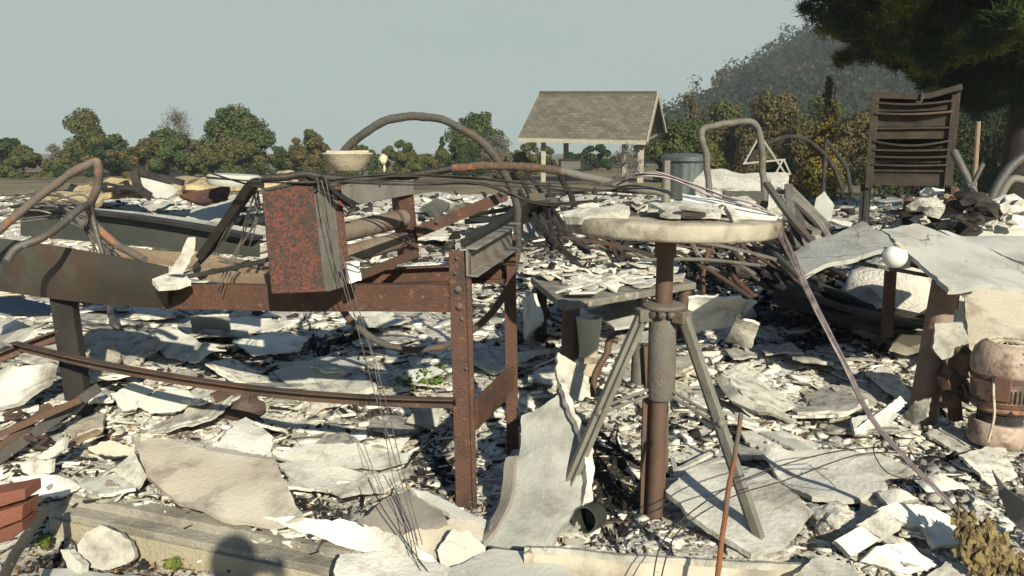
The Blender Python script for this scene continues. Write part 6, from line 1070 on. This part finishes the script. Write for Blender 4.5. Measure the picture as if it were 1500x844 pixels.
rd = random.Random(50); PT2 = [broken_proto(i, rd) for i in range(26)]
individuals('plaster_fragment', 'broken flat plaster piece lying loose in the rubble field', 'plaster piece', 'loose plaster pieces in the rubble field', PT2, ['plaster_frag', 'plaster', 'plaster_frag', 'plaster_frag', 'board_tan', 'plaster_frag', 'board_grey'], 255, 52, 175, .17, 41, lambda k, r, p: k < .42 and r.random() > k*1.1-.1 and inrub(p))
individuals('plaster_chunk', 'thick crumbled plaster lump lying loose in the rubble field', 'plaster lump', 'loose plaster lumps in the rubble field', CT, ['plaster_frag', 'plaster', 'ash'], 120, 16, 34, 1.5, 42, lambda k, r, p: r.random() > k*1.1-.1 and inrub(p))
individuals('charred_lump', 'charred black lump lying loose in the rubble field', 'charred lump', 'charred lumps in the rubble field', CT, ['char', 'char', 'ash'], 110, 16, 38, 1.5, 43, lambda k, r, p: r.random() < k*1.6-.2)

# ------------------------------------------------------------------ the photographer, whose shadow falls over the sill
def skin_body(name, verts, edges, rad, mat, par, org, sub=2):
    me = bpy.data.meshes.new(name); me.from_pydata([tuple(Vector(v)-org) for v in verts], edges, []); o = bpy.data.objects.new(name, me); COL.objects.link(o); me.materials.append(mat)
    sk = o.modifiers.new('skin', 'SKIN'); lay = me.skin_vertices[0] if me.skin_vertices else None
    if lay is None: return o
    for i, r_ in enumerate(rad): lay.data[i].radius = (r_, r_*.85 if i < 4 else r_)
    lay.data[0].use_root = True
    sb = o.modifiers.new('sub', 'SUBSURF'); sb.levels = sb.render_levels = sub
    if par: o.parent = par
    return o
def photographer():
    g0 = T(0, 2)-.0; t = thing('person', 'person in a dark jacket behind the camera holding up a phone', 'person', (0.02, -.42, GZ-.3)); org = Vector(t.location)
    z = lambda h: h
    vs = [(.02, -.42, .82), (.02, -.43, 1.0), (.02, -.44, 1.20), (.02, -.44, 1.36), (.02, -.42, 1.44), (.02, -.40, 1.52), (.02, -.40, 1.62),
          (.19, -.43, 1.34), (.27, -.28, 1.16), (.10, -.08, 1.33), (-.15, -.43, 1.34), (-.23, -.28, 1.16), (-.08, -.08, 1.33),
          (.12, -.42, .74), (.14, -.40, .35), (.14, -.44, -.42), (.15, -.34, -.47), (-.08, -.42, .74), (-.11, -.40, .35), (-.11, -.44, -.42), (-.12, -.34, -.47)]
    ed = [(0, 1), (1, 2), (2, 3), (3, 4), (4, 5), (5, 6), (3, 7), (7, 8), (8, 9), (3, 10), (10, 11), (11, 12), (0, 13), (13, 14), (14, 15), (15, 16), (0, 17), (17, 18), (18, 19), (19, 20)]
    ra = [.15, .14, .16, .13, .055, .085, .085, .065, .045, .032, .065, .045, .032, .09, .06, .045, .04, .09, .06, .045, .04]
    skin_body('body', vs, ed, ra, mk('dark_jacket', (.03, .035, .045), (.04, .045, .055), 20), t, org)
    m = MB(); m.rock((.02, -.42, 1.625), .105, 3, 2, (.85, 1, 1), .06); part(t, 'hair', m, M['bark'])
    for s_ in (-1, 1):
        for k in range(4): m = MB(); b = V(s_*.085, -.075, 1.345+.018*k); m.tube(crv([b, b+V(-s_*.01, .05, .008), b+V(-s_*.035, .062, .012)], 4), .0085, 8); part(t, 'finger', m, M['ceramic'])
        m = MB(); b = V(s_*.082, -.08, 1.34); m.tube([b, b+V(-s_*.03, .02, .03)], .010, 8); part(t, 'thumb', m, M['ceramic'])
    p = thing('phone', 'phone held up in both hands by the person behind the camera', 'phone', (0, -.03, 1.36)); m = MB(); m.box((0, -.03, 1.395), (.15, .009, .075)); part(p, 'shell', m, M['char'], bevel=.003)
photographer()
